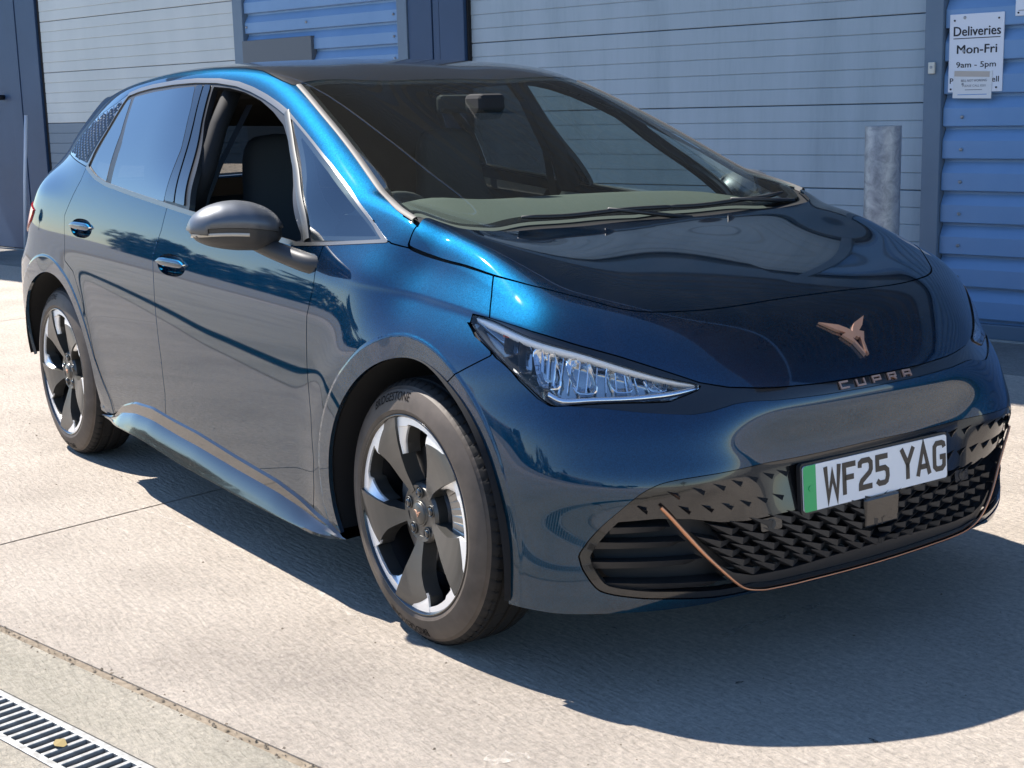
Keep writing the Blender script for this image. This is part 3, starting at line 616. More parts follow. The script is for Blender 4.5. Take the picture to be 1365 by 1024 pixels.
RF=np.array([(-1.118,.05),(-1.118,0),(-1.118,-.2),(-1.122,-.38)]+xy('roof_edge')[::-1]+[(-1.9,xy('roof_edge')[0][1]),(-2.3,-.575),(-2.7,-.545),(-3.0,-.50),(-3.0,.05)])
RFs,S=cut(S,RF,XY,.002,lambda V:V[:,2]>1.3)
# --- rear window (y,z)
RW=np.array([(.05,1.08),(.05,1.33),(-.50,1.31),(-.58,1.24),(-.64,1.10)])
RWs,S=cut(S,RW,YZ,.002,lambda V:V[:,0]<-2.85)
# --- headlamp and black strip (side view for the lamp, front view for the strip)
LENS=smooth_poly(xz('lens'),3,True)
LN,S=cut(S,LENS,XZ,.0012,lambda V:near(V)&(V[:,0]>.2))
_st=yz('strip_top'); _sb=yz('strip_bot')
STRIP=np.array(_st[:9]+[(-.337,.7185),(-.297,.716),(-.173,.711),(-.064,.710),(.05,.710),(.05,.684),(-.012,.684),(-.165,.685),(-.309,.689),(-.384,.694)]+_sb[:9][::-1]+yz('lens_edge'))

ST,S=cut(S,STRIP,YZ,.0008,lambda V:V[:,0]>.2)
# --- lower grille (y,z)
grille_out=np.concatenate([smooth_poly([(-.766,.362),(-.748,.402),(-.721,.447),(-.679,.500),(-.644,.525),(-.602,.538),(-.514,.545),(-.350,.544),(-.258,.543),(-.035,.546)],4),[(.05,.546),(.05,.241)],
  smooth_poly([(-.0,.241),(-.224,.243),(-.346,.243),(-.400,.249),(-.430,.247),(-.500,.246),(-.591,.253),(-.654,.258),(-.721,.272),(-.744,.294),(-.761,.331)],4)])
GR,S=cut(S,grille_out,YZ,.001,lambda V:V[:,0]>.4)
# --- bumper, wing, doors (x,z)
_t=xz('shut_bumper_top'); _l=xz('shut_bumper_low')
BUMP=np.array([(_t[0][0]-.004,1.02)]+_t+[(_t[-1][0]+.02,_t[-1][1]-.04)]+_l+[(.1,.6),(.1,.1),(1.2,.1),(1.2,1.02)])
BP,S=cut(S,BUMP,XZ,.0018)
_f=xz('shut_fender_top'); _d=xz('door_front_cut')
RFD=np.array([(_f[0][0]-.004,_f[0][1]+.004)]+_f+[(.4,.9),(.4,.1),(_d[-1][0],.1)]+_d[::-1])
FD,S=cut(S,RFD,XZ,.0018,near)
_m=xz('door_mid_cut'); MID=[(_m[0][0]+.02,1.12)]+_m+[(_m[-1][0]-.008,.1)]
DF=np.array(MID+[(-.3,.1),(-.3,1.08),(-1.4,1.12)])
DFs,S=cut(S,DF,XZ,.0018,lambda V:near(V)&(V[:,2]<1.13))
_q=xz('door_rear_cut'); _q2=xz('door_rear_cut2'); REAR=[(_q2[-1][0]+.005,.1)]+_q2[::-1]+[(_q2[0][0]-.03,.60),(-2.355,.70),(-2.43,.79)]+_q[::-1]+[(_q[0][0]+.03,1.20)]
DR=np.array(REAR+[(-1.48,1.20)]+MID)
DRs,S=cut(S,DR,XZ,.0018,lambda V:near(V)&(V[:,2]<1.2))
# tail lamp and rear bumper
TL=np.array([(-2.93,1.005),(-3.06,1.03),(-3.6,1.03),(-3.6,.90),(-3.12,.90),(-2.98,.955)])
TLs,S=cut(S,TL,XZ,.0015,lambda V:V[:,0]<-2.6)
P=M['paint']
put('side_panel',S,P,car,'one')
put('front_bumper',BP,P,car,'one')
put('front_wing',FD,P,car)
BP_,FD_=BP,FD
put('bonnet',HDs,P,car,'one')
put('roof_panel',RFs,M['roof'],car,'one')
put('windscreen',WSs,M['windscreen'],car,'one',0)
put('scuttle_panel',SCs,M['liner'],car,'one',.01,-.012)
put('rear_window',RWs,M['privacy_glass'],car,'one',0)
put('tail_lamp',TLs,M['red_lamp'],car,'both',.02,.006)
pp_=put('rear_pillar_panel',CPs,M['gloss_black'],car,'both')
def pattern():
    V=[];Fq=[]
    c=np.array([-2.50,1.30]); 
    for ang in(62,-28):
        d=np.array([math.cos(math.radians(ang)),math.sin(math.radians(ang))]); nrm=np.array([-d[1],d[0]])
        for k in range(-22,23):
            t=np.linspace(-.4,.4,90); q=c+nrm*k*.0215+d*t[:,None]; ins=psd(q,CP)<-.008
            if ins.sum()<3: continue
            q=q[ins]; P=side_pt(q[::3,0] if len(q)>6 else q[:,0],q[::3,1] if len(q)>6 else q[:,1]); 
            if len(P)<2: continue
            N_=fnormal(P); t3=np.gradient(P,axis=0); t3/=np.linalg.norm(t3,axis=1)[:,None]; sd=np.cross(N_,t3); k0=len(V)
            for i in range(len(P)): V.extend([P[i]-sd[i]*.0032,P[i]+N_[i]*.0035,P[i]+sd[i]*.0032])
            for i in range(len(P)-1):
                a=k0+3*i; Fq.extend([(a,a+1,a+4,a+3),(a+1,a+2,a+5,a+4)])
    return np.array(V),np.array(Fq)
Vp,Fp=pattern()
for s_,o_ in zip((1,-1),pp_):
    q=meshobj('raised_lattice',Vp*np.array([1,s_,1]),Fp if s_>0 else Fp[:,::-1].copy(),M['gloss_black'],o_); q['kind']='stuff'
# black printed border of the windscreen
def border(Sf,poly,ax,w,off):
    sd=psd(Sf.V[:,list(ax)],poly); _,b=split(Sf,sd+w); return shift(b,off)
put('windscreen_border',border(WSs,WS,XY,.030,-.004),M['gloss_black'],car,'one',0)
# pillar finisher along the windscreen
A=np.array(ws_side); 
def ribbon(path,w0,w1,m,name,parent,lift=.004,drop=.012,both=True,n=None,flat=False):
    """trim strip along a list of body points (3d), width between offsets w0,w1 sideways"""
    Pp=np.asarray(path,float); Nn=fnormal(Pp); t=np.gradient(Pp,axis=0); t/=np.linalg.norm(t,axis=1)[:,None]
    if flat: Nn=np.repeat(Nn.mean(0)[None],len(Pp),0)
    sd=np.cross(Nn,t); sd/=np.linalg.norm(sd,axis=1)[:,None]; rows=[]
    for q,h in((w0,-drop),(w0,lift*.6),(w0+.25*(w1-w0),lift),(w0+.75*(w1-w0),lift),(w1,lift*.6),(w1,-drop)): rows.append(Pp+sd*q+Nn*h)
    V=np.stack(rows,1).reshape(-1,3); Q=grid_faces(len(Pp),6)
    o=[meshobj(name,V,Q,m,parent,smooth=True)]; o[0].data.set_sharp_from_angle(angle=math.radians(50))
    if both: o.append(meshobj(name,V*FLIP,Q[:,::-1].copy(),m,parent,smooth=True)); o[1].data.set_sharp_from_angle(angle=math.radians(50))
    return o
wsl=top_pt(ws_side[:,0],ws_side[:,1])
ribbon(wsl,-.003,.014,M['dark_trim'],'windscreen_trim',car,.004)
# --- side glazing
sdD=psd(D.V[:,[0,2]],DLO)
_hgt=D.V[:,2]-np.interp(D.V[:,0],[q[0] for q in xz('dlo_out')[:11]],[q[1] for q in xz('dlo_out')[:11]])
_wfr=sst(D.V[:,0],-1.05,-.93)*sst(_hgt,.012,.06)
_wre=sst(D.V[:,0],-2.20,-2.27)*sst(_hgt,.03,.09)*sst(1.46-D.V[:,2],.0,.05)
trimo,inner=split(D,-(sdD+.0150-.0085*_wfr-.010*_wre-.006*sst(D.V[:,0],-.75,-.50)*(1-_wfr)))
# wide trim on belt and roof rail
put('window_surround',trimo,M['trim'],car,'both',.014,.0015)
panes={}
def pane(name,poly,m,off,depth=0,label=None,src=None):
    global inner
    a,_=cut(inner if src is None else src,poly,XZ,0); r=put(name,a,m,car,'both',depth,off)
    if label and r:
        for q in r: q['label']=label
    return r
GRQ=xz('glass_rear_quarter')
GRD=xz('glass_rear_door')
BPR=xz('bpillar_rear')
BPF=xz('bpillar_front')
GFQ=xz('glass_front_quarter')
FWIN=xz('front_window')
pane('rear_quarter_glass',GRQ,M['privacy_glass'],-.003)
pane('rear_door_glass',GRD,M['privacy_glass'],-.003)
pane('pillar_cover',BPR,M['gloss_black'],.001,.01)
pane('pillar_cover',BPF,M['gloss_black'],.001,.01)
pane('front_quarter_glass',GFQ,M['side_glass'],-.003)
_g,_=cut(inner,GFQ,XZ,0)
put('glass_border',border(_g,GFQ,XZ,.013,-.006),M['satin_black'],car,'both',0)
# dark window rubber between the panes
rub=inner
for q in (GRQ,GRD,BPR,BPF,GFQ,FWIN): _,rub=cut(rub,q,XZ,0)
def pieces(S_):
    lab=np.arange(len(S_.V))
    while True:
        m=lab[S_.T].min(1); new=lab.copy()
        for k in range(3): np.minimum.at(new,S_.T[:,k],m)
        new=new[new]
        if (new==lab).all(): break
        lab=new
    for q in np.unique(lab[S_.T[:,0]]):
        t=S_.T[lab[S_.T[:,0]]==q]
        if len(t)>8: yield compact(S_.V,S_.N,t)
for r_ in pieces(rub): put('window_rubber',r_,M['satin_black'],car,'both',.02,-.004)
# far front door glass is up, the near window is open
a,_=cut(inner,FWIN,XZ,0); a=mirror(a); meshobj('front_door_glass',a.V-a.N*.004,a.T,M['side_glass'],car,normals=a.N)['label']='raised front door window on the far side'
apx=smooth_poly(xz('apost_mid'),4); ribbon(side_pt(apx[:,0],apx[:,1]),-.011,.011,M['post_trim'],'quarter_post',car,.004,.02,flat=True)
# doors with handle recesses
def ell(cx,cz,a,b,n=28,rot=0.): 
    t=np.linspace(0,2*np.pi,n,endpoint=False); x=a*np.sign(np.cos(t))*np.abs(np.cos(t))**.8; z=b*np.sin(t); return np.stack([cx+x*np.cos(rot)-z*np.sin(rot),cz+x*np.sin(rot)+z*np.cos(rot)],1)
HANDLES=[(-1.462,.885,.118,.036),(-2.345,.960,.118,.036)]
for (hx,hz,ha,hb),Sd,nm in zip(HANDLES,(DFs,DRs),('front_door','rear_door')):
    hp=ell(hx,hz,ha,hb); bowl,Sd=cut(Sd,hp,XZ,0,near)
    doors=put(nm,Sd,P,car,'both',.014)
    for sgn,dobj in((1,doors[0]),(-1,doors[1])):
        # bowl
        sd=psd(bowl.V[:,[0,2]],hp); dep=.034*np.clip(-sd/.036,0,1)**.5
        V=bowl.V-bowl.N*dep[:,None]; c=meshobj('handle_recess',V*np.array([1,sgn,1]),bowl.T if sgn>0 else bowl.T[:,::-1].copy(),P,dobj,smooth=True)
        xs=np.linspace(hx-.112,hx+.112,15); q=side_pt(xs,hz+.008,0.)
        b=MB(); n=10; ring=[]
        for i,t in enumerate(np.linspace(-1,1,15)):
            w=.0155*max(.15,1-abs(t)**6*.85); d=.010+.004*(1-t*t)
            for k in range(n):
                an=2*math.pi*k/n; ring.append((q[i,0],(q[i,1]-.004-d*.8*math.cos(an))*1.0,q[i,2]+w*math.sin(an)))
        Vh=np.array(ring)*np.array([1,sgn,1]); Qh=grid_faces(15,n,True)
        b.add(Vh,Qh.tolist() if sgn<0 else Qh[:,::-1].tolist()); b.build('door_handle',P,dobj,True)
# dark backing inside every gap
L=B0; L,_=split(L,zbot(L.V)+.02-L.V[:,2]); L=arch_cut(L)
_,L=cut(L,DLO,XZ,0,lambda V:near(V)&(V[:,2]>.95)); _,L=cut(L,WS,XY,0,up_); _,L=cut(L,RW,YZ,0,lambda V:V[:,0]<-2.85)
_,L=cut(L,LENS,XZ,0,lambda V:near(V)&(V[:,0]>.2)); _,L=cut(L,grille_out,YZ,0,lambda V:V[:,0]>.4)
for hx,hz,ha,hb in HANDLES: _,L=cut(L,ell(hx,hz,ha+.01,hb+.01),XZ,0,near)
put('inner_shell',L,M['liner'],car,'one',0,-.016)
# ------------------------------------------------------------------ front end
gsd=psd(GR.V[:,[1,2]],grille_out)
ring,core=split(GR,-(gsd+.017))
put('grille_surround',ring,M['gloss_black'],car,'one',.02,-.003)
COP=smooth_poly([(-.629,.478),(-.605,.450),(-.568,.405),(-.526,.354),(-.483,.308),(-.445,.273),(-.415,.255),(-.375,.2455),(-.346,.2435),(-.275,.2425),(-.224,.243),(-.10,.242),(0,.2415)],5)
center_poly=np.concatenate([COP,[(.05,.2415),(.05,.60),(-.70,.60)]])
vent,center=None,None
center,vent=cut(core,center_poly,YZ,0)
PANEL=np.array([(-.80,.60),(-.80,.435),(-.70,.440),(-.63,.446),(-.56,.440),(-.483,.424),(-.41,.418),(-.30,.421),(-.10,.424),(.05,.424),(.05,.60)])
pan_c,low=cut(center,PANEL,YZ,0); pan_v,ventlow=cut(vent,PANEL,YZ,0)
put('grille_upper_panel',join(pan_c,pan_v),M['gloss_black'],car,'one',.03,-.010)
# lower field: smooth chin and recessed mesh floor
CHIN=np.array([(-.62,.20),(-.50,.33),(-.455,.300),(-.40,.284),(-.30,.283),(-.15,.290),(.05,.293),(.05,.20)])
chin,field=cut(low,CHIN,YZ,0)
put('grille_chin',chin,M['satin_black'],car,'one',.03,-.008)
put('grille_floor',field,M['matt_black'],car,'one',0,-.050)
put('vent_floor',ventlow,M['matt_black'],car,'both',0,-.055)
def frontframe(y,z,off=0.):
    P=front_pt(y,z,off); N=fnormal(P); t=np.stack([np.zeros(len(P)),np.ones(len(P)),np.zeros(len(P))],1); t=t-N*(t*N).sum(1)[:,None]; t/=np.linalg.norm(t,axis=1)[:,None]
    return P,N,t,np.cross(N,t)
# raised arrow studs on the upper panel
def studs(ys,zs,name,base,h,L,W):
    for y,z in zip(ys,zs):
        P,N,t,u=frontframe([y],z,base); P,N,t,u=[Vector(q[0]) for q in(P,N,t,u)]
        if u.z<0: u=-u
        V=[P-t*L*.5+u*W*.45,P+t*L*.5+u*W*.05+N*h,P+t*L*.5-u*W*.55,P+t*L*.42-u*W*.1-N*.002]
        V.append(P-t*L*.1-u*.0*W-N*.004)
        Fc=[(0,1,2),(1,0,3),(2,1,3),(0,2,4),(2,3,4),(3,0,4)]
        for s in(1,-1):
            VV=[(v.x,v.y*s,v.z) for v in V]; FF=Fc if s>0 else [f[::-1] for f in Fc]
            meshobj(name,VV,FF,M['gloss_black'],car)
studs([-.60,-.548,-.496,-.444,-.392,-.340,-.295],[.503,.509,.512,.513,.513,.512,.511],'grille_stud',-.010,.009,.030,.022)
studs([-.660,-.575,-.523,-.471,-.419,-.367,-.317],[.472,.466,.464,.462,.461,.460,.459],'grille_stud',-.010,.009,.030,.022)
# scale-shaped fins of the lower mesh
def scale_fin(y,z,s,w=.058,hgt=.030):
    P,N,t,u=frontframe([y],z,-.006); P,N,t,u=[Vector(q[0]) for q in(P,N,t,u)]
    if u.z<0: u=-u
    a=P-t*w*.55+u*hgt*.55; b=P+t*w*.48-u*hgt*.0; c=P+t*w*.45-u*hgt*.55; d=P-t*w*.05-u*hgt*.30
    A=[a,b+N*.004,c+N*.002,d-N*.012]; Bk=[q-N*.040 for q in(a,b,c,d)]
    V=A+Bk+[b+N*.004+u*.001,b+t*w*.50-u*hgt*.04-N*.010,b+t*w*.50-u*hgt*.16-N*.012,c+t*w*.42+u*hgt*.1-N*.012]
    Fc=[(0,3,2,1),(0,1,5,4),(1,2,6,5),(2,3,7,6),(3,0,4,7),(1,2,11,10),(1,10,9)]
    V=[(v.x,v.y*s,v.z) for v in V]; return V,(Fc if s>0 else [f[::-1] for f in Fc])
k=0
for r_,z0 in enumerate((.408,.382,.356,.330,.306)):
    for c_ in range(10):
        y=-.036-c_*.056-(.028 if r_%2 else 0)
        lim=np.interp(z0,[.28,.32,.36,.41],[-.43,-.475,-.515,-.555])
        if y<lim+.02: continue
        for s in(1,-1):
            V,Fc=scale_fin(y,z0,s); meshobj('grille_fin',V,Fc,M['satin_black'],car)
# copper line
def tube_on(path2,off,r0,name,m,both=True,sy=1.0):
    P,N,t,u=frontframe(path2[:,0],path2[:,1],off)
    tt=np.gradient(P,axis=0); tt/=np.linalg.norm(tt,axis=1)[:,None]; sd=np.cross(N,tt); n=8; V=[]
    rr=np.broadcast_to(r0,len(P))
    for k in range(n):
        a=2*np.pi*k/n; V.append(P+(N*np.cos(a)*.8+sd*np.sin(a))*rr[:,None])
    V=np.stack(V,1).reshape(-1,3); Q=grid_faces(len(P),n,True)
    if both: V2=np.concatenate([V,(V*FLIP)]); Q=np.concatenate([Q,Q[:,::-1]+len(V)]); V=V2
    return meshobj(name,V,Q,m,car,smooth=True)
full=np.concatenate([COP,(COP*np.array([-1,1]))[::-1][1:]])
rr=np.interp(full[:,1],[.2415,.27,.40,.478],[.0022,.0035,.0055,.0045])
tube_on(full,.001,rr,'copper_line',M['copper'],False)
# side vent blades
for i,(za,zb,yi) in enumerate(((.428,.431,-.600),(.392,.392,-.566),(.345,.347,-.527),(.296,.288,-.470))):
    yo=np.interp(za,[.29,.33,.36,.40,.43],[-.735,-.75,-.752,-.735,-.71]); n=18
    ys=np.linspace(yo,yi,n); zs=np.linspace(za,zb,n)
    P0,N0,_,_=frontframe(ys,zs,-.010); P1=P0-N0*.045+np.array([0,0,-.004])
    up=np.array([0,0,1.]); th=np.interp(np.linspace(0,1,n),[0,.85,1],[.018,.015,.001])[:,None]
    rows=[P1,P0+N0*np.interp(np.linspace(0,1,n),[0,.8,1],[0,.004,.010])[:,None],P0-up*th-N0*.006,P1-up*th]
    V=np.stack(rows,1).reshape(-1,3); Q=grid_faces(n,4,True)
    for s in(1,-1): meshobj('vent_blade',V*np.array([1,s,1]),Q if s>0 else Q[:,::-1].copy(),M['satin_black'],car).data.set_sharp_from_angle(angle=math.radians(30))
# black strip under the bonnet edge
put('nose_strip',ST,M['gloss_black'],car,'one',.02,-.004)
# lettering on the strip
def glyphs(text,specs,h,w,sw,gap):
    out=[];x=0
    for ch in text:
        if ch==' ': x+=w*.6+gap; continue
        g,ww=specs[ch]
        for pl,closed in g: out+= [[(x+a*ww*w,b*h) for a,b in q] for q in [[(a/(ww*w),b/h) for a,b in s] for s in stroke([(a*ww*w,b*h) for a,b in pl],sw,closed)]]
        x+=ww*w+gap
    return out,x-gap
EMB={'C':([([(1,.94),(.06,.94),(.06,.06),(1,.06)],False)],1),'U':([([(.06,1),(.06,.06),(.94,.06),(.94,1)],False)],1),
 'P':([([(.06,0),(.06,.94),(.94,.94),(.94,.42),(.06,.42)],False)],1),'R':([([(.06,0),(.06,.94),(.94,.94),(.94,.45),(.06,.45)],False),([(.55,.45),(.94,0)],False)],1),
 'A':([([(.06,0),(.06,.94),(.94,.94),(.94,0)],False),([(.06,.42),(.94,.42)],False)],1)}
def emboss(polys,tofun,h,name,m,parent):
    V=[];Fc=[]
    for q in polys:
        b=[tofun(a,c,0.) for a,c in q]; t=[tofun(a,c,h) for a,c in q]; k=len(V); n=len(q); V+=b+t
        ar=sum(q[i-1][0]*q[i][1]-q[i][0]*q[i-1][1] for i in range(n))
        f=[tuple(k+n+i for i in range(n))]+[(k+i,k+(i+1)%n,k+n+(i+1)%n,k+n+i) for i in range(n)]
        if ar<0: f=[x[::-1] for x in f]
        Fc+=f
    return meshobj(name,V,Fc,m,parent)
cs=.036
for i,ch in enumerate('CUPRA'):
    y0=-.118+i*.0565; polys,_=glyphs(ch,EMB,.017,.029,.0042,0)
    P0,N0,t0,u0=[q[0] for q in frontframe([y0+.017],.703,-.003)]
    if u0[2]<0: u0=-u0
    def to(a,b,h): return tuple(P0+t0*(a-.017)+u0*(b-.0145)+N0*h)
    emboss(polys,to,.004,'emblem_letter',M['copper_bright'],car)
# bonnet emblem
Lw=[(-1,1),(-.36,.80),(-.16,.745),(.0,.60),(.0,.44),(-.10,.47),(-.15,.36),(0,.03),(0,-.06),(-.07,-.02),(-.50,.56),(-.36,.63)]
half=[[(-1,1),(-.60,.74),(-.36,.84)],[(-.36,.84),(-.60,.74),(-.30,.60),(-.14,.72)],[(-.14,.72),(-.30,.60),(-.16,.44),(0,.60)],[(-.48,.56),(-.30,.60),(-.16,.44),(-.22,.30)],[(-.22,.30),(-.16,.44),(-.03,.0),(-.07,-.10)],[(-.16,.44),(0,.60),(0,.46),(-.10,.40)]]
em=half+[[(-a,b) for a,b in q][::-1] for q in half]
def to_badge(a,b,h):
    z=.757+b*.073; P=front_pt([.006+a*.081],z,0.); N=fnormal(P); return tuple(P[0]+N[0]*(h+.001+.004*(1-abs(a))*(h>0)))
emboss(em,to_badge,.006,'bonnet_emblem',M['copper_bright'],car)
# number plate
PC=np.array([.779,.006,.468]); tilt=math.radians(4)
pex=Vector((0,1,0)); pn=Vector((math.cos(tilt),0,math.sin(tilt)*1)); pey=Vector((-math.sin(tilt),0,math.cos(tilt)))
def rrect(w,h,r,n=5):
    out=[]
    for cx,cy,a0 in((w/2-r,h/2-r,0),(-w/2+r,h/2-r,90),(-w/2+r,-h/2+r,180),(w/2-r,-h/2+r,270)):
        for k in range(n+1): a=math.radians(a0+90*k/n); out.append((cx+r*math.cos(a),cy+r*math.sin(a)))
    return out
pl=MB().prism(rrect(.532,.123,.010),Vector(PC)-pn*.012,pex,pey,pn,.012).build('number_plate',M['satin_black'],car)
MB().prism(rrect(.520,.111,.008),Vector(PC)+pn*.0003,pex,pey,pn,.0035).build('plate_face',M['plate_white'],pl)
g=[(a,b) for a,b in rrect(.520,.111,.008)]; gp=[(-.218,-.0555),(-.218,.0555)]+[q for q in g if q[0]<-.2]
gp=[(-.218,.0555)]+[q for q in g if q[0]<-.2 and q[1]>0]+[q for q in g if q[0]<-.2 and q[1]<0]+[(-.218,-.0555)]
MB().prism(gp,Vector(PC)+pn*.0040,pex,pey,pn,.0004).build('plate_green_band',M['plate_green'],pl)
SP={'W':([([(.03,1),(.20,.0),(.5,.72),(.80,.0),(.97,1)],False)],1.0),'F':([([(.13,0),(.13,.91),(1,.91)],False),([(.13,.52),(.85,.52)],False)],.92),
 '2':([([(.08,.72),(.10,.86),(.25,.92),(.72,.92),(.88,.82),(.88,.62),(.78,.52),(.22,.30),(.13,.20),(.12,.085),(.95,.085)],False)],1.0),
 '5':([([(.90,.915),(.14,.915),(.14,.55),(.68,.55),(.86,.46),(.88,.28),(.80,.13),(.66,.085),(.28,.085),(.10,.18)],False)],1.0),
 'Y':([([(.05,1),(.5,.48),(.95,1)],False),([(.5,.52),(.5,0)],False)],1.0),'A':([([(.05,0),(.5,.96),(.95,0)],False),([(.22,.28),(.78,.28)],False)],1.0),
 'G':([([(.90,.76),(.84,.88),(.70,.92),(.30,.92),(.14,.82),(.13,.5),(.14,.18),(.30,.085),(.70,.085),(.87,.18),(.88,.46),(.55,.46)],False)],1.0)}
x=-.187
for ch in 'WF25 YAG':
    if ch==' ': x+=.033; continue
    polys,wd=glyphs(ch,SP,.079,.050,.0135,0)
    emboss([[(a+x,b-.0355) for a,b in q] for q in polys],lambda a,b,h:tuple(Vector(PC)+pn*(.0042+h)+pex*a+pey*b),.0006,'plate_character',M['plate_black'],pl)
    x+=wd+.0105
for sx in(-.237,):
    mb2=MB().prism([(.007*math.cos(a),.007*math.sin(a)) for a in np.linspace(0,2*math.pi,14,endpoint=False)],Vector(PC)+pn*.0043+pex*sx,pex,pey,pn,.002); mb2.build('plate_screw_cap',M['plate_green'],pl)
# radar cover below the plate, parking sensors
q=front_pt([.0],.375,-.004)[0]
MB().box(q+np.array([-.012,.01,0]),(.03,.125,.075),bev=.006).build('radar_cover',M['gloss_black'],car)
for (y,z) in((-.345,.400),(.345,.400),(-.742,.475),(.742,.475)):
    P,N,t,u=frontframe([y],z,-.012 if abs(y)<.5 else .0006); P,N,t,u=[Vector(w[0]) for w in(P,N,t,u)]
    if abs(y)<.5: MB().prism(rrect(.062,.030,.006),P-N*.006,t,u,N,.012).build('sensor_bracket',M['gloss_black'],car); P=P+N*.006
    MB().prism([(.0125*math.cos(a),.0125*math.sin(a)) for a in np.linspace(0,2*math.pi,20,endpoint=False)],P-N*.001,t,u,N,.0022).build('parking_sensor',M['satin_black'] if abs(y)<.5 else P_ if False else M['paint'] if abs(y)>.5 else M['satin_black'],car)
# ------------------------------------------------------------------ headlamps
def lamp(s):
    fl=np.array([1,s,1]); fx=lambda V:V*fl
    def mk(name,V,T,m,par,normals=None):
        return meshobj(name,fx(V),T if s>0 else T[:,::-1].copy(),m,par,normals=None if normals is None else normals*fl)
    cover=mk('headlamp',LN.V-LN.N*.002,LN.T,M['lens'],car,LN.N)
    R_=rim(LN,.05,False); n0=len(LN.T); mk('headlamp_wall',R_.V-R_.N*.0,R_.T[n0:],M['lamp_dark'],cover)
    sd=psd(LN.V[:,[0,2]],LENS)
    mk('headlamp_bezel',LN.V-LN.N*(.014+.034*np.clip(-sd/.018,0,1))[:,None],LN.T,M['lamp_silver'],cover)
    # bright light guide along the top edge
    _l=TR['lens']; a=np.array([(_l[i][0]+.004*(i==1),_l[i][2]-.009) for i in (1,2,3,4,5,6)]+[(_l[7][0]-.012,_l[7][2]-.001)]); a=smooth_poly(a,4)
    q=side_pt(a[:,0],a[:,1],-.012); n_=fnormal(q); up=np.cross(n_,np.gradient(q,axis=0)); up/=np.linalg.norm(up,axis=1)[:,None]; up*=np.sign(up[:,2])[:,None]
    w=np.interp(np.linspace(0,1,len(a)),[0,.12,.7,1],[.007,.014,.010,.003])[:,None]
    rows=[q-n_*.02,q+up*w*.3,q-up*w*.4+n_*.004,q-up*w-n_*.002,q-up*w-n_*.02]; V=np.stack(rows,1).reshape(-1,3); mk('light_guide',V,grid_faces(len(a),5),M['lamp_white'],cover)
    # bottom chrome lip
    b=smooth_poly([(.475,.722),(.505,.708),(.55,.710),(.60,.711),(.645,.717),(.672,.727)],4); q=side_pt(b[:,0],b[:,1],-.014); n_=fnormal(q); up=np.array([0,0,1.])
    rows=[q-n_*.03+up*.010,q+up*.006,q-up*.004+n_*.004,q-up*.008]; V=np.stack(rows,1).reshape(-1,3); mk('lower_bezel',V,grid_faces(len(b),4),M['chrome'],cover)
    # reflector bowls
    for i,(x,z,wx,hz,m) in enumerate(((.345,.820,.050,.058,'lamp_dark'),(.392,.795,.040,.085,'lamp_dark'),(.445,.772,.060,.098,'chrome'),(.503,.757,.060,.088,'chrome'),(.556,.748,.052,.066,'chrome'),(.604,.738,.046,.046,'chrome'))):
        c=side_pt([x],z,-.034); nn=fnormal(c)[0]; c=c[0]; up=np.array([0,0,1.])-nn*nn[2]; up/=np.linalg.norm(up); t=np.cross(up,nn); 
        if t[0]<0: t=-t
        V=[];
        for rr_,d in((1.,.010),(.94,.012),(.88,.004),(.6,-.014),(.34,-.022)):
            for k in range(16):
                an=2*np.pi*k/16; ca=np.sign(np.cos(an))*abs(np.cos(an))**.55; sa=np.sign(np.sin(an))*abs(np.sin(an))**.55
                V.append(c+t*(ca*wx*.5*rr_+sa*hz*.5*rr_*-.28)+up*sa*hz*.5*rr_+nn*d)
        V.append(c-nn*.020); V=np.array(V); Q=grid_faces(5,16,True).tolist()+[(64+k,64+(k+1)%16,80) for k in range(16)]
        VV=fx(V); o=meshobj('reflector',VV,[f[::-1] for f in Q] if s<0 else Q,M[m],cover,smooth=False)
    # fine upright flutes of the reflector
    fv=[];ff=[]
    for xc in np.linspace(.40,.625,17):
        zt_=float(np.interp(xc,[q[0] for q in (_l[1],_l[2],_l[3],_l[4],_l[5],_l[6],_l[7])],[q[2] for q in (_l[1],_l[2],_l[3],_l[4],_l[5],_l[6],_l[7])]))-.030; zb_=.722+max(0,.47-xc)*1.1
        if zt_-zb_<.012: continue
        q=side_pt([xc-.006,xc+.010],[zt_,zb_],-.030); n_=fnormal(q); k0=len(fv); tv=np.array([.0032,0,0])
        for j in (0,1): fv+= [q[j]-tv-n_[j]*.012,q[j]+n_[j]*.006,q[j]+tv-n_[j]*.012]
        ff+= [(k0,k0+1,k0+4,k0+3),(k0+1,k0+2,k0+5,k0+4)]
    o=mk('reflector_flutes',np.array(fv),np.array(ff),M['chrome'],cover); o['kind']='stuff'
    for k,(x,z) in enumerate(((.318,.846),)):
        c=side_pt([x],z,-.02)[0]*fl; MB().box(c,(.022,.004,.020),bev=.002).build('side_marker',M['amber'],cover)
lamp(1); lamp(-1)
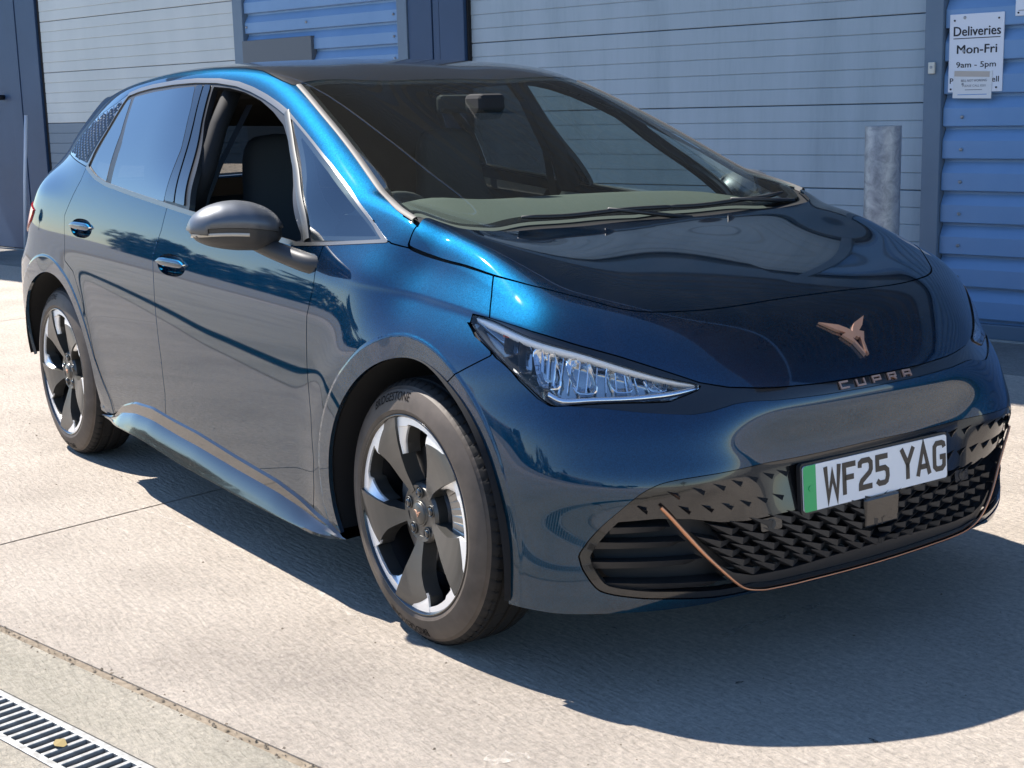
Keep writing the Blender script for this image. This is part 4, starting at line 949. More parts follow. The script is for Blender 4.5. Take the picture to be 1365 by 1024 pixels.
# ------------------------------------------------------------------ wipers, sills, arch liners
def wiper(x0,y0,x1,y1,pivot):
    n=14; xs=np.linspace(x0,x1,n); ys=np.linspace(y0,y1,n); q=top_pt(xs,ys,.012)
    m=MB(); m.tube(q,[.004]+[.007]*(n-2)+[.003],6); w=m.build('wiper_blade',M['satin_black'],car,True)
    k=n//2; pv=top_pt([pivot[0]],pivot[1],-.010)[0]; MB().tube([pv,(pv+q[k])/2+np.array([0,0,.004]),q[k]+np.array([0,0,.006])],[.008,.006,.005],8).build('wiper_arm',M['satin_black'],w,True)
wiper(-.128,-.40,-.128,.16,(-.105,.20)); wiper(-.128,.12,-.128,.60,(-.10,.62))
_bx=[-2.30,-2.12,-1.95,-1.786,-1.416,-.983,-.603,-.36,-.30]; _bz=[.246,.250,.252,.250,.224,.208,.200,.205,.220]
xs=np.linspace(-2.285,-.315,60); zt=np.interp(xs,_sx,_sz)+.012; zl=np.interp(xs,_bx,_bz)-.006
k9=np.ones(5)/5; zl=np.convolve(np.pad(zl,2,mode='edge'),k9,'valid'); zt=zl+(zt-zl)*np.clip((-.312-xs)/.10,.12,1)
Yb=np.array([Y(np.array([x]),np.array([z]))[0] for x,z in zip(xs,zt)])
end=sst(xs,-2.29,-2.0)*sst(-xs,.30,.52); ext=.006+.024*end; zt=zl+(zt-zl)*(.35+.65*sst(xs,-2.29,-2.02))
rows=[]
hh=zt-zl
rows.append(np.stack([xs,-(Yb-.006),zt],1)); rows.append(np.stack([xs,-(Yb+.003),zt-.010],1)); rows.append(np.stack([xs,-(Yb+.002),zl+hh*.60],1))
rows.append(np.stack([xs,-(Yb+.004+ext*.42),zl+hh*.44],1)); rows.append(np.stack([xs,-(Yb+ext*.82),zl+hh*.15+.003],1))
rows.append(np.stack([xs,-(Yb+ext),zl+.007],1)); rows.append(np.stack([xs,-(Yb+ext+.002),zl],1)); rows.append(np.stack([xs,-(Yb-.05),zl-.006],1)); rows.append(np.stack([xs,-(Yb-.30),zl+.01],1))
V=np.stack(rows,1); tf=(np.clip((-.318-xs)/.05,0.02,1)*np.clip((xs+2.288)/.05,.02,1))[:,None,None]; anc=V[:,5:6]; V=(anc+(V-anc)*tf).reshape(-1,3); Q=grid_faces(len(xs),len(rows))
for s in(1,-1):
    o=meshobj('sill_skirt',V*np.array([1,s,1]),Q if s<0 else Q[:,::-1].copy(),M['gloss_black'],car,smooth=True); o.data.set_sharp_from_angle(angle=math.radians(28))
def arch_liner(tab,cx,a0,a1):
    c=polar(tab,cx,.004,60,a0,a1); 
    for s in(1,-1):
        yo=np.array([float(Y(np.array([x]),np.array([max(z,.2)]))[0])-.012 for x,z in c]); rows=[np.stack([c[:,0],-yo*s,c[:,1]],1),np.stack([cx+(c[:,0]-cx)*1.02,-(yo-.05)*s,.348+(c[:,1]-.348)*1.02],1),np.stack([c[:,0],-np.full(len(c),.55)*s,c[:,1]],1),np.stack([cx+(c[:,0]-cx)*.2,-np.full(len(c),.54)*s,.348+(c[:,1]-.348)*.2],1)]
        V=np.stack(rows,1).reshape(-1,3); meshobj('arch_liner',V,grid_faces(len(c),4),M['arch_liner'],car,smooth=True)
arch_liner(ARI_F,0,-17,198); arch_liner(ARI_R,-WB,-12,176)
MB().box((-1.55,0,.20),(3.4,1.35,.06)).build('floor_pan',M['liner'],car)
MB().box((.16,0,.50),(.62,1.16,.62)).build('bay_light_block',M['liner'],car)  # added unseen block, keeps sun from leaking through the nose onto the ground
MB().box((.52,0,.32),(.14,.90,.12)).build('crash_beam',M['liner'],car)
# ------------------------------------------------------------------ door mirrors
def door_mirror(s):
    c=np.array([-.700,-.985,1.060]); nu,nv=28,20; V=[]
    ex=np.array([-.30,-.954,-.01]); ex/=np.linalg.norm(ex); ez=np.array([0,0,1.]); ey=np.cross(ez,ex); ey/=np.linalg.norm(ey)   # ex outwards, ey forward
    if ey[0]<0: ey=-ey
    prof=[(-1.0,.16,.10),(-.97,.36,.30),(-.86,.62,.60),(-.65,.84,.84),(-.35,.97,.97),(0,1.0,1.0),(.30,.93,.96),(.58,.79,.86),(.80,.58,.66),(.93,.36,.42),(.985,.18,.2),(1.0,.02,.02)]
    tt=np.linspace(-1,1,nu); pz=np.interp(tt,[q[0] for q in prof],[q[1] for q in prof]); py=np.interp(tt,[q[0] for q in prof],[q[2] for q in prof])
    pz=np.convolve(np.pad(pz,1,mode='edge'),[.25,.5,.25],'valid'); pz[-1]=.04
    L=.130
    for i,t in enumerate(tt):
        zc=-.012*t*t+.010*t
        for k in range(nv):
            a=2*np.pi*k/nv; ca,sa=np.cos(a),np.sin(a)
            f=.092*py[i]*(np.sign(ca)*abs(ca)**.85)
            if ca<0: f*=.55
            V.append(c+ex*t*L+ey*f+ez*(.068*pz[i]*np.sign(sa)*abs(sa)**.9+zc))
    V=np.array(V); Q=grid_faces(nu,nv,True); 
    zrel=(V[:,2]-c[2]); fz=zrel[Q].mean(1)
    fl=np.array([1,s,1]); W=lambda A:A*fl
    ok=lambda q:q[:,::-1].copy() if s>0 else q
    body_m=MB(); cap=Q[fz>-.008]; low=Q[fz<=-.008]
    lo_o=meshobj('mirror_housing',W(V),ok(low),M['mirror_low'],car,smooth=True)
    caps=meshobj('mirror_cap',W(c+(V-c)*1.012+np.array([0,0,.001])),ok(cap),M['mirror_grey'],lo_o,smooth=True)
    b=caps.modifiers.new('shell','SOLIDIFY'); b.thickness=.004; b.offset=-1
    # indicator strip on the front
    n=22; th=np.linspace(-.88,.55,n)[::-1]; st=[]
    ts=np.linspace(-.22,.93,n)
    for t in ts:
        py_=np.interp(t,tt,py); zc=-.012*t*t+.010*t
        for dz,o_ in((-.011,-.003),(-.0125,.0012),(-.021,.0012),(-.0235,-.003)): 
            pzv=np.interp(t,tt,pz)*.068; kx=math.sqrt(max(0,1-min(1,abs(dz)/max(pzv,.012))**2)); st.append(c+ex*(t*L+ (.003 if t>.9 else 0))+ey*(.092*py_*kx**.85+o_)+ez*(dz+zc))
    st=np.array(st); meshobj('mirror_indicator',W(st),(grid_faces(n,4) if s<0 else grid_faces(n,4)[:,::-1].copy()),M['lens_strip'],lo_o,smooth=True)
    # glass
    MB().prism([(a*1.0,b*1.0) for a,b in ell(0,0,.098,.058,24)],(c-ey*.048)*fl,ex*fl,ez,(-ey)*fl,.004).build('mirror_glass',M['chrome'],lo_o)
    # arm
    A=np.array([[-.715,-.950,1.030],[-.650,-.915,1.000],[-.575,-.880,.975],[-.505,-.845,.955],[-.470,-.790,.945]]); A=smooth_poly(A,5)
    m=MB(); n=12; Vv=[]
    for i,qq in enumerate(A):
        f=i/(len(A)-1); wz=.025+.006*f; wx=.044+.014*f
        tg=A[min(i+1,len(A)-1)]-A[max(i-1,0)]; tg/=np.linalg.norm(tg); a1=np.cross(tg,[0,0,1.]); a1/=np.linalg.norm(a1); a2=np.cross(a1,tg)
        for k in range(n):
            an=2*np.pi*k/n; Vv.append((qq+a1*wx*.55*math.cos(an)+a2*wz*math.sin(an))*fl)
    Fq=grid_faces(len(A),n,True); m.add(Vv,Fq.tolist()); m.build('mirror_arm',M['mirror_low'],lo_o,True)
M['lens_strip']=mat('pale_indicator_strip',(.48,.43,.36),.15,0,1.0)
door_mirror(1); door_mirror(-1)
# ------------------------------------------------------------------ wheels
RW_=.256
def polar_strip(rows,dfun,thick,nsub=7):
    """rows (r, lo, hi) in wheel units and degrees; raised face with side walls; y outwards is negative"""
    rows=np.array(rows,float); rr=[];
    for i in range(len(rows)-1):
        for t in np.linspace(0,1,4,endpoint=False): rr.append(rows[i]*(1-t)+rows[i+1]*t)
    rr.append(rows[-1]); rr=np.array(rr); V=[]; n=nsub
    for r,lo,hi in rr:
        th=np.radians(np.linspace(lo,hi,n)); top=[]
        for j,a in enumerate(th):
            f=j/(n-1); y=dfun(r,f); top.append((r*RW_*math.cos(a),y,r*RW_*math.sin(a)))
        V.append((top[0][0],top[0][1]+thick,top[0][2])); V+=top; V.append((top[-1][0],top[-1][1]+thick,top[-1][2]))
    m=n+2; Q=grid_faces(len(rr),m); b=len(rr)-1
    Q=np.concatenate([Q]); ends=[tuple(range(0,m)),tuple(range(b*m+m-1,b*m-1,-1))]
    return V,[tuple(q) for q in Q.tolist()]+ends
def make_wheel():
    w=bpy.data.objects.new('wheel',None); link(w,car)
    # tyre
    na=68*7; prof=[(.2615,.010),(.262,.002),(.268,-.002),(.272,-.0030),(.2745,-.0050),(.286,-.0065),(.300,-.0072),(.312,-.0065),(.322,-.0040),(.3255,-.0030),(.3265,-.0010),(.333,.0025),(.339,.008),(.3435,.0135),(.346,.021),(.3472,.027),(.348,.034),(.3485,.042),(.3487,.0465),(.3425,.048),(.3425,.056),(.3490,.0575),(.3492,.075),(.3493,.0875),(.3430,.089),(.3430,.099),(.3493,.1005),(.3492,.12),(.3490,.1305),(.343,.132),(.343,.140),(.3487,.1415),(.348,.152),(.3465,.166),(.342,.178),(.333,.187),(.312,.198),(.285,.196),(.262,.186),(.2615,.178)]
    prof=np.array(prof); k_=(prof[:,0]>.264)&(prof[:,1]<.0465); prof[k_,1]+=.020*np.clip((prof[k_,0]-.270)/.065,0,1); k2=(np.arange(len(prof))>14)&(np.arange(len(prof))<19); prof[k2,1]=np.linspace(.036,.0468,k2.sum())
    a=np.linspace(0,2*np.pi,na,endpoint=False); R=np.repeat(prof[:,0][:,None],na,1); Yy=np.repeat(prof[:,1][:,None],na,1)
    ph=np.arange(na)%7
    for i,(r,y) in enumerate(prof):
        if .020<y<.047 and r>.338: R[i]-=np.where((ph+ (1 if y>.03 else 0))%7==0,.0042,0)
        if .0575<y<.0875: R[i]-=np.where((np.arange(na)+int((y-.05)*220))%14==0,.0028,0)
        if .150<y<.18: R[i]-=np.where(ph==3,.0042,0)
    V=np.stack([R*np.cos(a),Yy,R*np.sin(a)],-1).reshape(-1,3); Q=grid_faces(len(prof),na,True)
    side=np.repeat(np.arange(len(prof)-1)<11,na)
    ty=meshobj('tyre',V,Q,None,w,smooth=True,mats=[M['tyre'],M['tyre_side']],midx=side.astype(int)); ty.data.set_sharp_from_angle(angle=math.radians(32))
    # lettering on the sidewall
    def wrap(txt,size,rc,cen,name):
        Vt,Ft=text_mesh(txt,size); out=[]
        for x,y,z in Vt:
            rad=rc+y; an=math.radians(cen)-x*.92/rc; out.append((rad*math.cos(an),float(np.interp(rad,prof[:13,0],prof[:13,1]))-.0012,rad*math.sin(an)))
        meshobj(name,out,[f for f in Ft],M['tyre_text'],ty)
    wrap('BRIDGESTONE',.031,.308,106,'tyre_lettering'); wrap('BRIDGESTONE',.031,.308,-97,'tyre_lettering')
    # rim
    V,Q=lathe([(.2615,.012),(.2630,.003),(.2620,-.0015),(.2590,-.002),(.2570,.000),(.2530,.007)],120); meshobj('rim_lip',V,Q,M['gloss_black'],w,smooth=True)
    V,Q=lathe([(.2530,.007),(.2515,.010),(.2480,.035),(.2360,.060),(.2340,.170),(.250,.185)],96); meshobj('rim_barrel',V,Q,M['rim_barrel'],w,smooth=True)
    dep=lambda r:float(np.interp(r,[.2,.3,.45,.6,.75,.9,1.0],[.034,.029,.019,.011,.006,.004,.005]))
    for k in range(5):
        c=105-72*k+ (0)
        dk=[(.24,9,30),(.32,8,30),(.42,7,29.5),(.52,5,29.5),(.62,3.2,30),(.72,2,32.5),(.80,1,35),(.84,.6,36),(.90,0,26),(.95,-.5,18),(.998,-1,15)]
        V,Fc=polar_strip([(r,c+lo,c+hi) for r,lo,hi in dk],lambda r,f:dep(r)-.004+.007*(f-.35)*min(1,r),.045)
        o=meshobj('spoke',V,Fc,M['wheel_dark'],w,smooth=True); o.data.set_sharp_from_angle(angle=math.radians(38))
        tri=[(.80,35,35.3),(.84,36,36.8),(.90,26,36.5),(.95,18,36),(.998,15,35.5)]
        V,Fc=polar_strip([(r,c+lo,c+hi-.3) for r,lo,hi in tri],lambda r,f:dep(r)+.004,.042,4); meshobj('spoke_rib',V,Fc,M['wheel_dark'],w,smooth=True).data.set_sharp_from_angle(angle=math.radians(38))
        V,Fc=polar_strip([(r,c+lo,c+hi) for r,lo,hi in tri],lambda r,f:dep(r)+.0005,.006,4); s1=meshobj('spoke_accent',V,Fc,M['wheel_silver'],o,smooth=True); s1.data.set_sharp_from_angle(angle=math.radians(38))
        cw=[(.62,2.2,3.1),(.72,-1,1.9),(.80,-4.5,.9),(.88,-8.5,.1),(.925,-14,-.3),(.94,-36,-.4),(.998,-36,-1)]
        V,Fc=polar_strip([(r,c+lo+.3,c+hi) for r,lo,hi in cw],lambda r,f:dep(r)+.005+.010*(1-f)*(r<.9),.040,9); meshobj('spoke_rib',V,Fc,M['wheel_dark'],w,smooth=True).data.set_sharp_from_angle(angle=math.radians(38))
        V,Fc=polar_strip([(r,c+lo,c+hi) for r,lo,hi in cw],lambda r,f:dep(r)+.001+.010*(1-f)*(r<.9),.006,9); s2=meshobj('spoke_accent',V,Fc,M['wheel_silver'],o,smooth=True); s2.data.set_sharp_from_angle(angle=math.radians(38))
    V,Q=lathe([(.0005,.024),(.033,.024),(.035,.028),(.060,.030),(.074,.026),(.080,.034),(.080,.075)],60); meshobj('hub',V,Q,M['wheel_dark'],w,smooth=True).data.set_sharp_from_angle(angle=math.radians(30))
    V,Q=lathe([(.0005,.0195),(.027,.0200),(.0295,.0225),(.0295,.030)],40); cap=meshobj('centre_cap',V,Q,M['wheel_dark'],w,smooth=True)
    emboss([[(a*.016,(b-.45)*.016) for a,b in q] for q in em],lambda a,b,h:(a,.0192-h,b),.001,'cap_emblem',M['copper_bright'],cap)
    for k in range(5):
        an=math.radians(105+20-72*k+36); bx,bz=.0565*math.cos(an),.0565*math.sin(an)
        V,Q=lathe([(.0005,.022),(.0095,.022),(.0110,.024),(.0110,.040)],10); V=V+np.array([bx,0,bz]); nut=meshobj('wheel_bolt',V,Q,M['gloss_black'],w)
        V,Q=lathe([(.0150,.0300),(.0165,.0255),(.0150,.0235),(.0128,.0262),(.0128,.031)],18); V=V+np.array([bx,0,bz]); meshobj('bolt_collar',V,Q,M['wheel_dark'],nut,smooth=True)
    V,Q=lathe([(.085,.075),(.168,.075),(.170,.078),(.170,.100),(.085,.100)],64); meshobj('brake_disc',V,Q,M['rotor'],w,smooth=True).data.set_sharp_from_angle(angle=math.radians(30))
    V,Q=lathe([(.0005,.06),(.086,.062),(.088,.10)],32); meshobj('disc_bell',V,Q,M['metal_dark'],w,smooth=True)
    b=MB()
    for an in np.linspace(-22,22,7):
        t=math.radians(an+12); b.box((.150*math.cos(t),.083,.150*math.sin(t)),(.060,.075,.026),Matrix.Rotation(-t,3,'Y'),.006)
    b.build('brake_caliper',M['rotor'],w)
    V,Q=lathe([(.0005,.11),(.24,.12)],32); meshobj('wheel_backing',V,Q,M['liner'],w)
    return w
def copy_tree(o,parent=None):
    c=o.copy(); link(c); c.parent=parent
    for ch in [q for q in ALL if q.parent==o]: copy_tree(ch,c)
    return c
w0=make_wheel(); ALL=list(COL.objects)
spots=[(0,-.862,0),(0,.862,math.pi),(-WB,-.857,0),(-WB,.857,math.pi)]
for i,(x,y,rz) in enumerate(spots):
    w=w0 if i==0 else copy_tree(w0,car); w.location=(x,y,.348); w.rotation_euler=(0,math.radians(-3) if x<-1 else 0,rz)
# ------------------------------------------------------------------ cabin
def soft(name,c,d,m,parent,bev=.04,R=None,sub=1):
    b=MB().box((0,0,0),d,bev=bev); o=b.build(name,m,parent,True,subd=sub); o.location=c
    if R is not None: o.rotation_euler=R
    return o
def seat(y,x=-1.30):
    s=bpy.data.objects.new('seat',None); link(s,car); s.location=(x,y,.30)
    soft('cushion',(.05,0,.14),(.52,.50,.17),M['seat'],s,.06,(0,math.radians(-8),0))
    b=MB()
    # one-piece sports backrest with integrated head restraint
    prof=[(0,.10,.27,.075),(-.05,.30,.275,.075),(-.11,.52,.26,.07),(-.155,.66,.215,.065),(-.18,.76,.150,.06),(-.195,.86,.145,.06),(-.205,.95,.135,.055),(-.21,1.00,.09,.04)]
    V=[];n=16
    for px,pz,w,t in prof:
        for k in range(n):
            a=2*math.pi*k/n; ca,sa=math.cos(a),math.sin(a); q=.75
            yy=w*math.copysign(abs(ca)**q,ca); xx=t*math.copysign(abs(sa)**q,sa)+.05*(abs(yy)/w)**2*(pz<.7)
            V.append((px-.18+xx,yy,pz))
    Fq=grid_faces(len(prof),n,True).tolist()+[tuple(range((len(prof)-1)*n,len(prof)*n)),tuple(range(n-1,-1,-1))]
    MB().add(V,Fq).build('backrest',M['seat'],s,True,subd=1)
    return s
seat(-.36); seat(.36)
rb=bpy.data.objects.new('rear_bench',None); link(rb,car); rb.location=(-2.15,0,.32)
soft('cushion',(0,0,.12),(.50,1.25,.18),M['seat'],rb,.06); soft('backrest',(-.33,0,.42),(.16,1.25,.62),M['seat'],rb,.06,(0,math.radians(-16),0))
for y in(-.38,.38): soft('head_restraint',(-.45,y,.80),(.10,.26,.16),M['seat'],rb,.04)
# dashboard
xs=[-.16,-.30,-.45,-.60,-.72,-.78,-.78,-.70]; zs=[.992,1.045,1.072,1.084,1.084,1.045,.90,.72]; ys=np.linspace(-.70,.70,29); V=[]
for x,z in zip(xs,zs):
    for y in ys: V.append((x+.10*y*y*(x<-.4),y*(.93 if x<-.5 else .99),z+.020*math.exp(-((y+.36)/.16)**2)*(x<-.5)-.03*abs(y)**3))
dash=meshobj('dashboard',V,grid_faces(len(xs),29).tolist(),M['dash'],car,smooth=True)
MB().box((-.775,-.36,1.055),(.03,.16,.05),bev=.01).build('driver_display',M['gloss_black'],dash)
MB().box((-.775,.02,.985),(.03,.32,.13),Matrix.Rotation(math.radians(-10),3,'Y'),.01).build('centre_screen',M['gloss_black'],dash)
sw=MB(); c=Vector((-.93,-.36,.94)); ax=Vector((-.90,0,.42)).normalized(); e1=Vector((0,1,0)); e2=ax.cross(e1)
sw.tube([c+(e1*math.cos(a)+e2*math.sin(a))*.182 for a in np.linspace(0,2*math.pi,41)],.016,8,False)
for a in(0,math.pi,-math.pi/2,math.pi/2): sw.tube([c,c+(e1*math.cos(a)+e2*math.sin(a))*.18],[.035,.014],8)
sw.tube([c-ax*.16,c+ax*.02],[.035,.06],12)
sw.build('steering_wheel',M['seat'],car,True)
rm=MB().box((-.99,0,1.385),(.035,.225,.06),bev=.014).build('interior_mirror',M['liner'],car)
MB().box((-.88,0,1.385),(.10,.10,.06),bev=.015).build('mirror_mount',M['liner'],rm)
for s in(1,-1):
    V=[];xx=np.linspace(-.55,-1.52,12)
    for x in xs[:0]: pass
    for x in xx:
        zt=float(np.interp(-x,[.5,1.6],[.985,1.035])); V+= [(x,-.835*s,zt),(x,-.79*s,zt+.006),(x,-.765*s,zt-.03),(x,-.76*s,.45)]
    meshobj('door_card',V,grid_faces(12,4).tolist(),M['door_sunlit'] if s<0 else M['seat'],car,smooth=False)
    V=[]
    for x in np.linspace(-1.62,-2.36,10):
        zt=float(np.interp(-x,[1.6,2.4],[1.035,1.10])); V+= [(x,-.83*s,zt),(x,-.79*s,zt+.006),(x,-.765*s,zt-.03),(x,-.76*s,.45)]
    meshobj('door_card',V,grid_faces(10,4).tolist(),M['seat'],car,smooth=False)
    # inner trim of the pillars
    q=side_pt([-1.52,-1.50,-1.46,-1.47],[1.46,1.33,1.2,1.06],-.05); MB().tube(q*np.array([1,s,1]),[.03,.032,.035,.045],8).build('pillar_trim',M['liner'],car,True)
    q=side_pt([-1.46,-1.47,-1.52],[1.40,1.2,1.0],-.10)*np.array([1,s,1]); b=MB()
    for i in range(2): a=Vector(q[i]);bb=Vector(q[i+1]); b.add([a+Vector((-.024,0,0)),a+Vector((.024,0,0)),bb+Vector((.024,0,0)),bb+Vector((-.024,0,0))],[(0,1,2,3)])
    b.build('seat_belt',M['satin_black'],car)
# ------------------------------------------------------------------ warehouse behind
ANG=math.atan2(.2105,.9776)
WH=thing('warehouse','grey and blue clad industrial unit with two roller shutters behind the parked car','building',(-1.87,4.17,0),ANG)
def wbox(m,u0,u1,v0,v1,z0,z1): return m.box(((u0+u1)/2,-(v0+v1)/2,(z0+z1)/2),(u1-u0,v1-v0,z1-z0))
def profile_sheet(name,u0,u1,prof,m,parent,flat=True):
    """profile [(v,z)] drawn up the wall, run along u"""
    V=[];n=len(prof)
    us=[u0,u1]
    for u in us: V+= [(u,-v,z) for v,z in prof]
    Fc=[(i,n+i,n+i+1,i+1) for i in range(n-1)]
    return meshobj(name,V,Fc,m,parent)
def shutter(u0,u1,z1,z_off,mats,rec):
    sh=bpy.data.objects.new('roller_shutter',None); link(sh,WH)
    z=z_off-.5; k=0
    while z<z1:
        a=max(z,0.0); b=min(z+.5,z1)
        if b-a>.03:
            pr=[(-rec-.012,a+.0015),(-rec-.001,a+.003)]
            zz=z+.1
            pr.append((-rec+.001,a+.006))
            while zz<b-.02:
                if zz>a+.02: pr+= [(-rec-.0005,zz-.004),(-rec-.0045,zz-.001),(-rec+.0012,zz+.004)]
                zz+=.1
            pr+= [(-rec,b-.006),(-rec-.003,b-.003),(-rec-.012,b-.0015)]
            profile_sheet('shutter_panel',u0,u1,pr,mats(b),sh)
        z+=.5;k+=1
    MB_=MB(); wbox(MB_,u0,u1,-rec-.06,-rec-.03,0,z1).build('shutter_backing',M['liner'],sh)
    return sh
shutter(-10.185,-6.935,3.4,.325,lambda b:M['shutter_dark'] if b<1.35 else M['shutter_lit'],.03)
shutter(-4.165,-.540,3.4,.335,lambda b:M['shutter'],.05)
def clad(u0,u1,ph,pitch,z1,parent):
    pr=[]; z=ph-pitch*math.ceil(ph/pitch)
    while z<z1:
        for v,zz in((-.036,z-.006),(-.036,z+.008),(-.002,z+.014),(0,z+.018),(0,z+pitch-.068),(-.002,z+pitch-.064)):
            if 0<=zz<=z1: pr.append((v,zz))
        z+=pitch
    profile_sheet('blue_cladding_sheet',u0,u1,pr,M['cladding'],parent)
clad(-6.797,-4.887,2.19,.166,3.45,WH); clad(-.424,7.5,.107,.18,3.45,WH)
for u0,u1,zs in((-4.94,-4.93,[2.06,1.895,1.73]),(-5.98,-5.97,[2.06,1.895]),(-6.77,-6.76,[2.06]),(-.31,-.30,[.035+.18*k+.107 for k in range(11)])):
    for z in zs: MB().tube([(u0,.004,z+.03),(u0,-.008,z+.03),(u0,-.014,z+.03)],[.010,.010,.005],8).build('cladding_screw',M['galv'],WH)
for nm,u0,u1,v0,v1,z0,z1,m in (('door_leaf',-13.2,-10.835,-.05,-.02,0.02,3.4,'door_navy'),('door_frame',-10.825,-10.630,-.05,0,0,3.45,'door_navy'),('side_panel',-10.620,-10.235,-.05,-.006,0,3.45,'door_navy'),('shutter_guide',-10.233,-10.187,-.08,-.03,0,3.45,'liner'),
  ('door_frame',-13.5,-13.21,-.05,0,0,3.45,'door_navy'),('frame_post',-6.933,-6.80,-.08,.022,0,3.45,'frame_grey'),('frame_post',-4.885,-4.778,-.08,.022,0,3.45,'frame_grey'),('fixed_panel',-4.775,-4.520,-.05,.010,0,3.45,'door_navy'),('fixed_panel',-4.512,-4.445,-.05,.004,0,3.45,'door_navy'),('fixed_panel',-4.438,-4.185,-.05,.010,0,3.45,'door_navy'),('shutter_guide',-4.183,-4.168,-.09,-.02,0,3.45,'liner'),
  ('frame_post',-.536,-.428,-.08,.028,0,3.45,'frame_grey'),('base_flashing',-.423,7.5,-.04,.006,.012,.095,'frame_grey'),('lintel',-16.0,7.5,-.08,.03,3.452,3.70,'frame_grey')):
    wbox(MB(),u0,u1,v0,v1,z0,z1).build(nm,M[m],WH,bevel=.004)
profile_sheet('upper_cladding',-16.0,7.5,[( .0,3.702)]+[(v,3.75+.18*k+d) for k in range(19) for v,d in((-.036,0),(-.036,.024),(0,.064),(0,.155))],M['upper_clad'],WH)
wbox(MB(),-16,7.5,-.35,-.10,0,7.2).build('core_wall',M['liner'],WH)
wbox(MB(),-16,-13.505,-.08,0,0,3.45).build('end_panel',M['frame_grey'],WH)
wbox(MB(),-16.0,9.0,.031,2.20,7.20,7.36).build('canopy',M['soffit'],WH)
wbox(MB(),-6.81,-5.90,-.03,.030,.9,1.978).build('blanking_panel',M['box_grey'],WH,bevel=.004)
hd=MB(); hd.tube([(-11.02,.02,1.603),(-11.02,-.045,1.603),(-11.02,-.06,1.603)],[.026,.030,.022],14); hd.build('door_knob',M['satin_black'],WH,True)
def wpt(u,v,z): a=Vector((u,-v,0)); a.rotate(Matrix.Rotation(ANG,3,'Z')); return Vector((a.x-1.87,a.y+4.17,z))
# ------------------------------------------------------------------ signs, bell, bollard, pipe
def print_text(parent,txt,cx,cz,w,h,m,y,name,bold=0.0,light=False):
    cu=bpy.data.curves.new('t','FONT'); cu.body=txt; cu.size=1; cu.resolution_u=3
    ob=bpy.data.objects.new('t',cu); COL.objects.link(ob); me=bpy.data.meshes.new_from_object(ob.evaluated_get(bpy.context.evaluated_depsgraph_get()))
    V=np.array([v.co[:] for v in me.vertices]); Fc=[tuple(f.vertices) for f in me.polygons]; bpy.data.objects.remove(ob); bpy.data.curves.remove(cu); bpy.data.meshes.remove(me)
    lo=V.min(0);hi=V.max(0); sx=w/(hi[0]-lo[0]); sz=h/(hi[1]-lo[1]) if h else sx
    V=np.stack([(V[:,0]-(lo[0]+hi[0])/2)*sx+cx,np.full(len(V),y),(V[:,1]-(lo[1]+hi[1])/2)*sz+cz],1)
    if bold: V=np.concatenate([V,V+np.array([bold,0,0]),V+np.array([0,-.0001,bold*.6])]); k=len(V)//3; Fc=Fc+[tuple(i+k for i in f) for f in Fc]+[tuple(i+2*k for i in f) for f in Fc]
    return meshobj(name,V,Fc,m,parent)
sg=thing('deliveries_sign','white deliveries sign with black hours lettering screwed to the blue cladding','sign',wpt(-.240,.004,1.600),ANG)
MB().box((0,0,0),(.315,.008,.424),bev=.002).build('sign_board',M['sign_white'],sg)
yy=-.0048
print_text(sg,'Deliveries',0.003,.118,.272,.050,M['sign_black'],yy,'sign_lettering',.0030); MB().box((.003,yy,.080),(.272,.0006,.0045)).build('underline',M['sign_black'],sg)
print_text(sg,'Mon-Fri',0.005,.020,.232,.046,M['sign_black'],yy,'sign_lettering',.0026); print_text(sg,'9am - 5pm',0.003,-.068,.230,.040,M['sign_black'],yy,'sign_lettering',.0014)
print_text(sg,'P',-.137,-.150,.020,.029,M['sign_black'],yy,'sign_lettering',.0014); print_text(sg,'ell',.118,-.145,.040,.030,M['sign_black'],yy,'sign_lettering',.0014)
for x,z in((-.128,.178),(.128,.180),(-.140,-.195),(.125,-.190)): MB().tube([(x,-.003,z),(x,-.007,z)],.0055,10).build('sign_screw',M['sign_black'],sg)
nt=thing('paper_notice','small laminated paper notice taped over the lower part of the deliveries sign','notice',wpt(-.252,.0105,1.428),ANG)
MB().box((0,0,0),(.226,.0014,.150),Matrix.Rotation(math.radians(1.5),3,'Y')).build('notice_sheet',M['paper'],nt); MB().box((-.004,-.0012,.058),(.205,.0006,.030),Matrix.Rotation(math.radians(2.5),3,'Y')).build('tape_strip',M['tape'],nt)
print_text(nt,'BELL NOT WORKING',.008,.022,.150,.013,M['grey_print'],-.0016,'notice_print',.0006); print_text(nt,'PLEASE CALL 8201',.010,-.006,.135,.012,M['grey_print'],-.0016,'notice_print')
for cx_,cz_,w_,m_ in((.008,-.028,.100,'grey_print'),(.0,-.054,.170,'blue_print')): MB().box((cx_,-.0013,cz_),(w_,.0006,.0035)).build('printed_line',M[m_],nt)
s2=thing('corner_sign','white sign cut off by the top right corner of the photo','sign',wpt(.150,.004,1.960),ANG); MB().box((0,0,0),(.346,.008,.352),bev=.002).build('sign_board',M['sign_white'],s2); MB().box((-.08,yy,-.148),(.15,.0006,.004)).build('printed_line',M['grey_print'],s2); MB().tube([(-.155,-.003,-.16),(-.155,-.007,-.16)],.0055,10).build('sign_screw',M['sign_black'],s2)
bl=thing('door_bell','cream bell push on the dark grey door post','bell',wpt(-.484,.029,1.526),ANG); MB().box((0,-.008,0),(.038,.018,.064),bev=.004).build('bell_box',M['cream'],bl); MB().tube([(0,-.014,.004),(0,-.020,.004)],.008,14).build('bell_button',M['galv'],bl)
bo=thing('steel_bollard','mottled galvanised steel bollard standing before the right-hand shutter','bollard',wpt(-.470,.60,0))
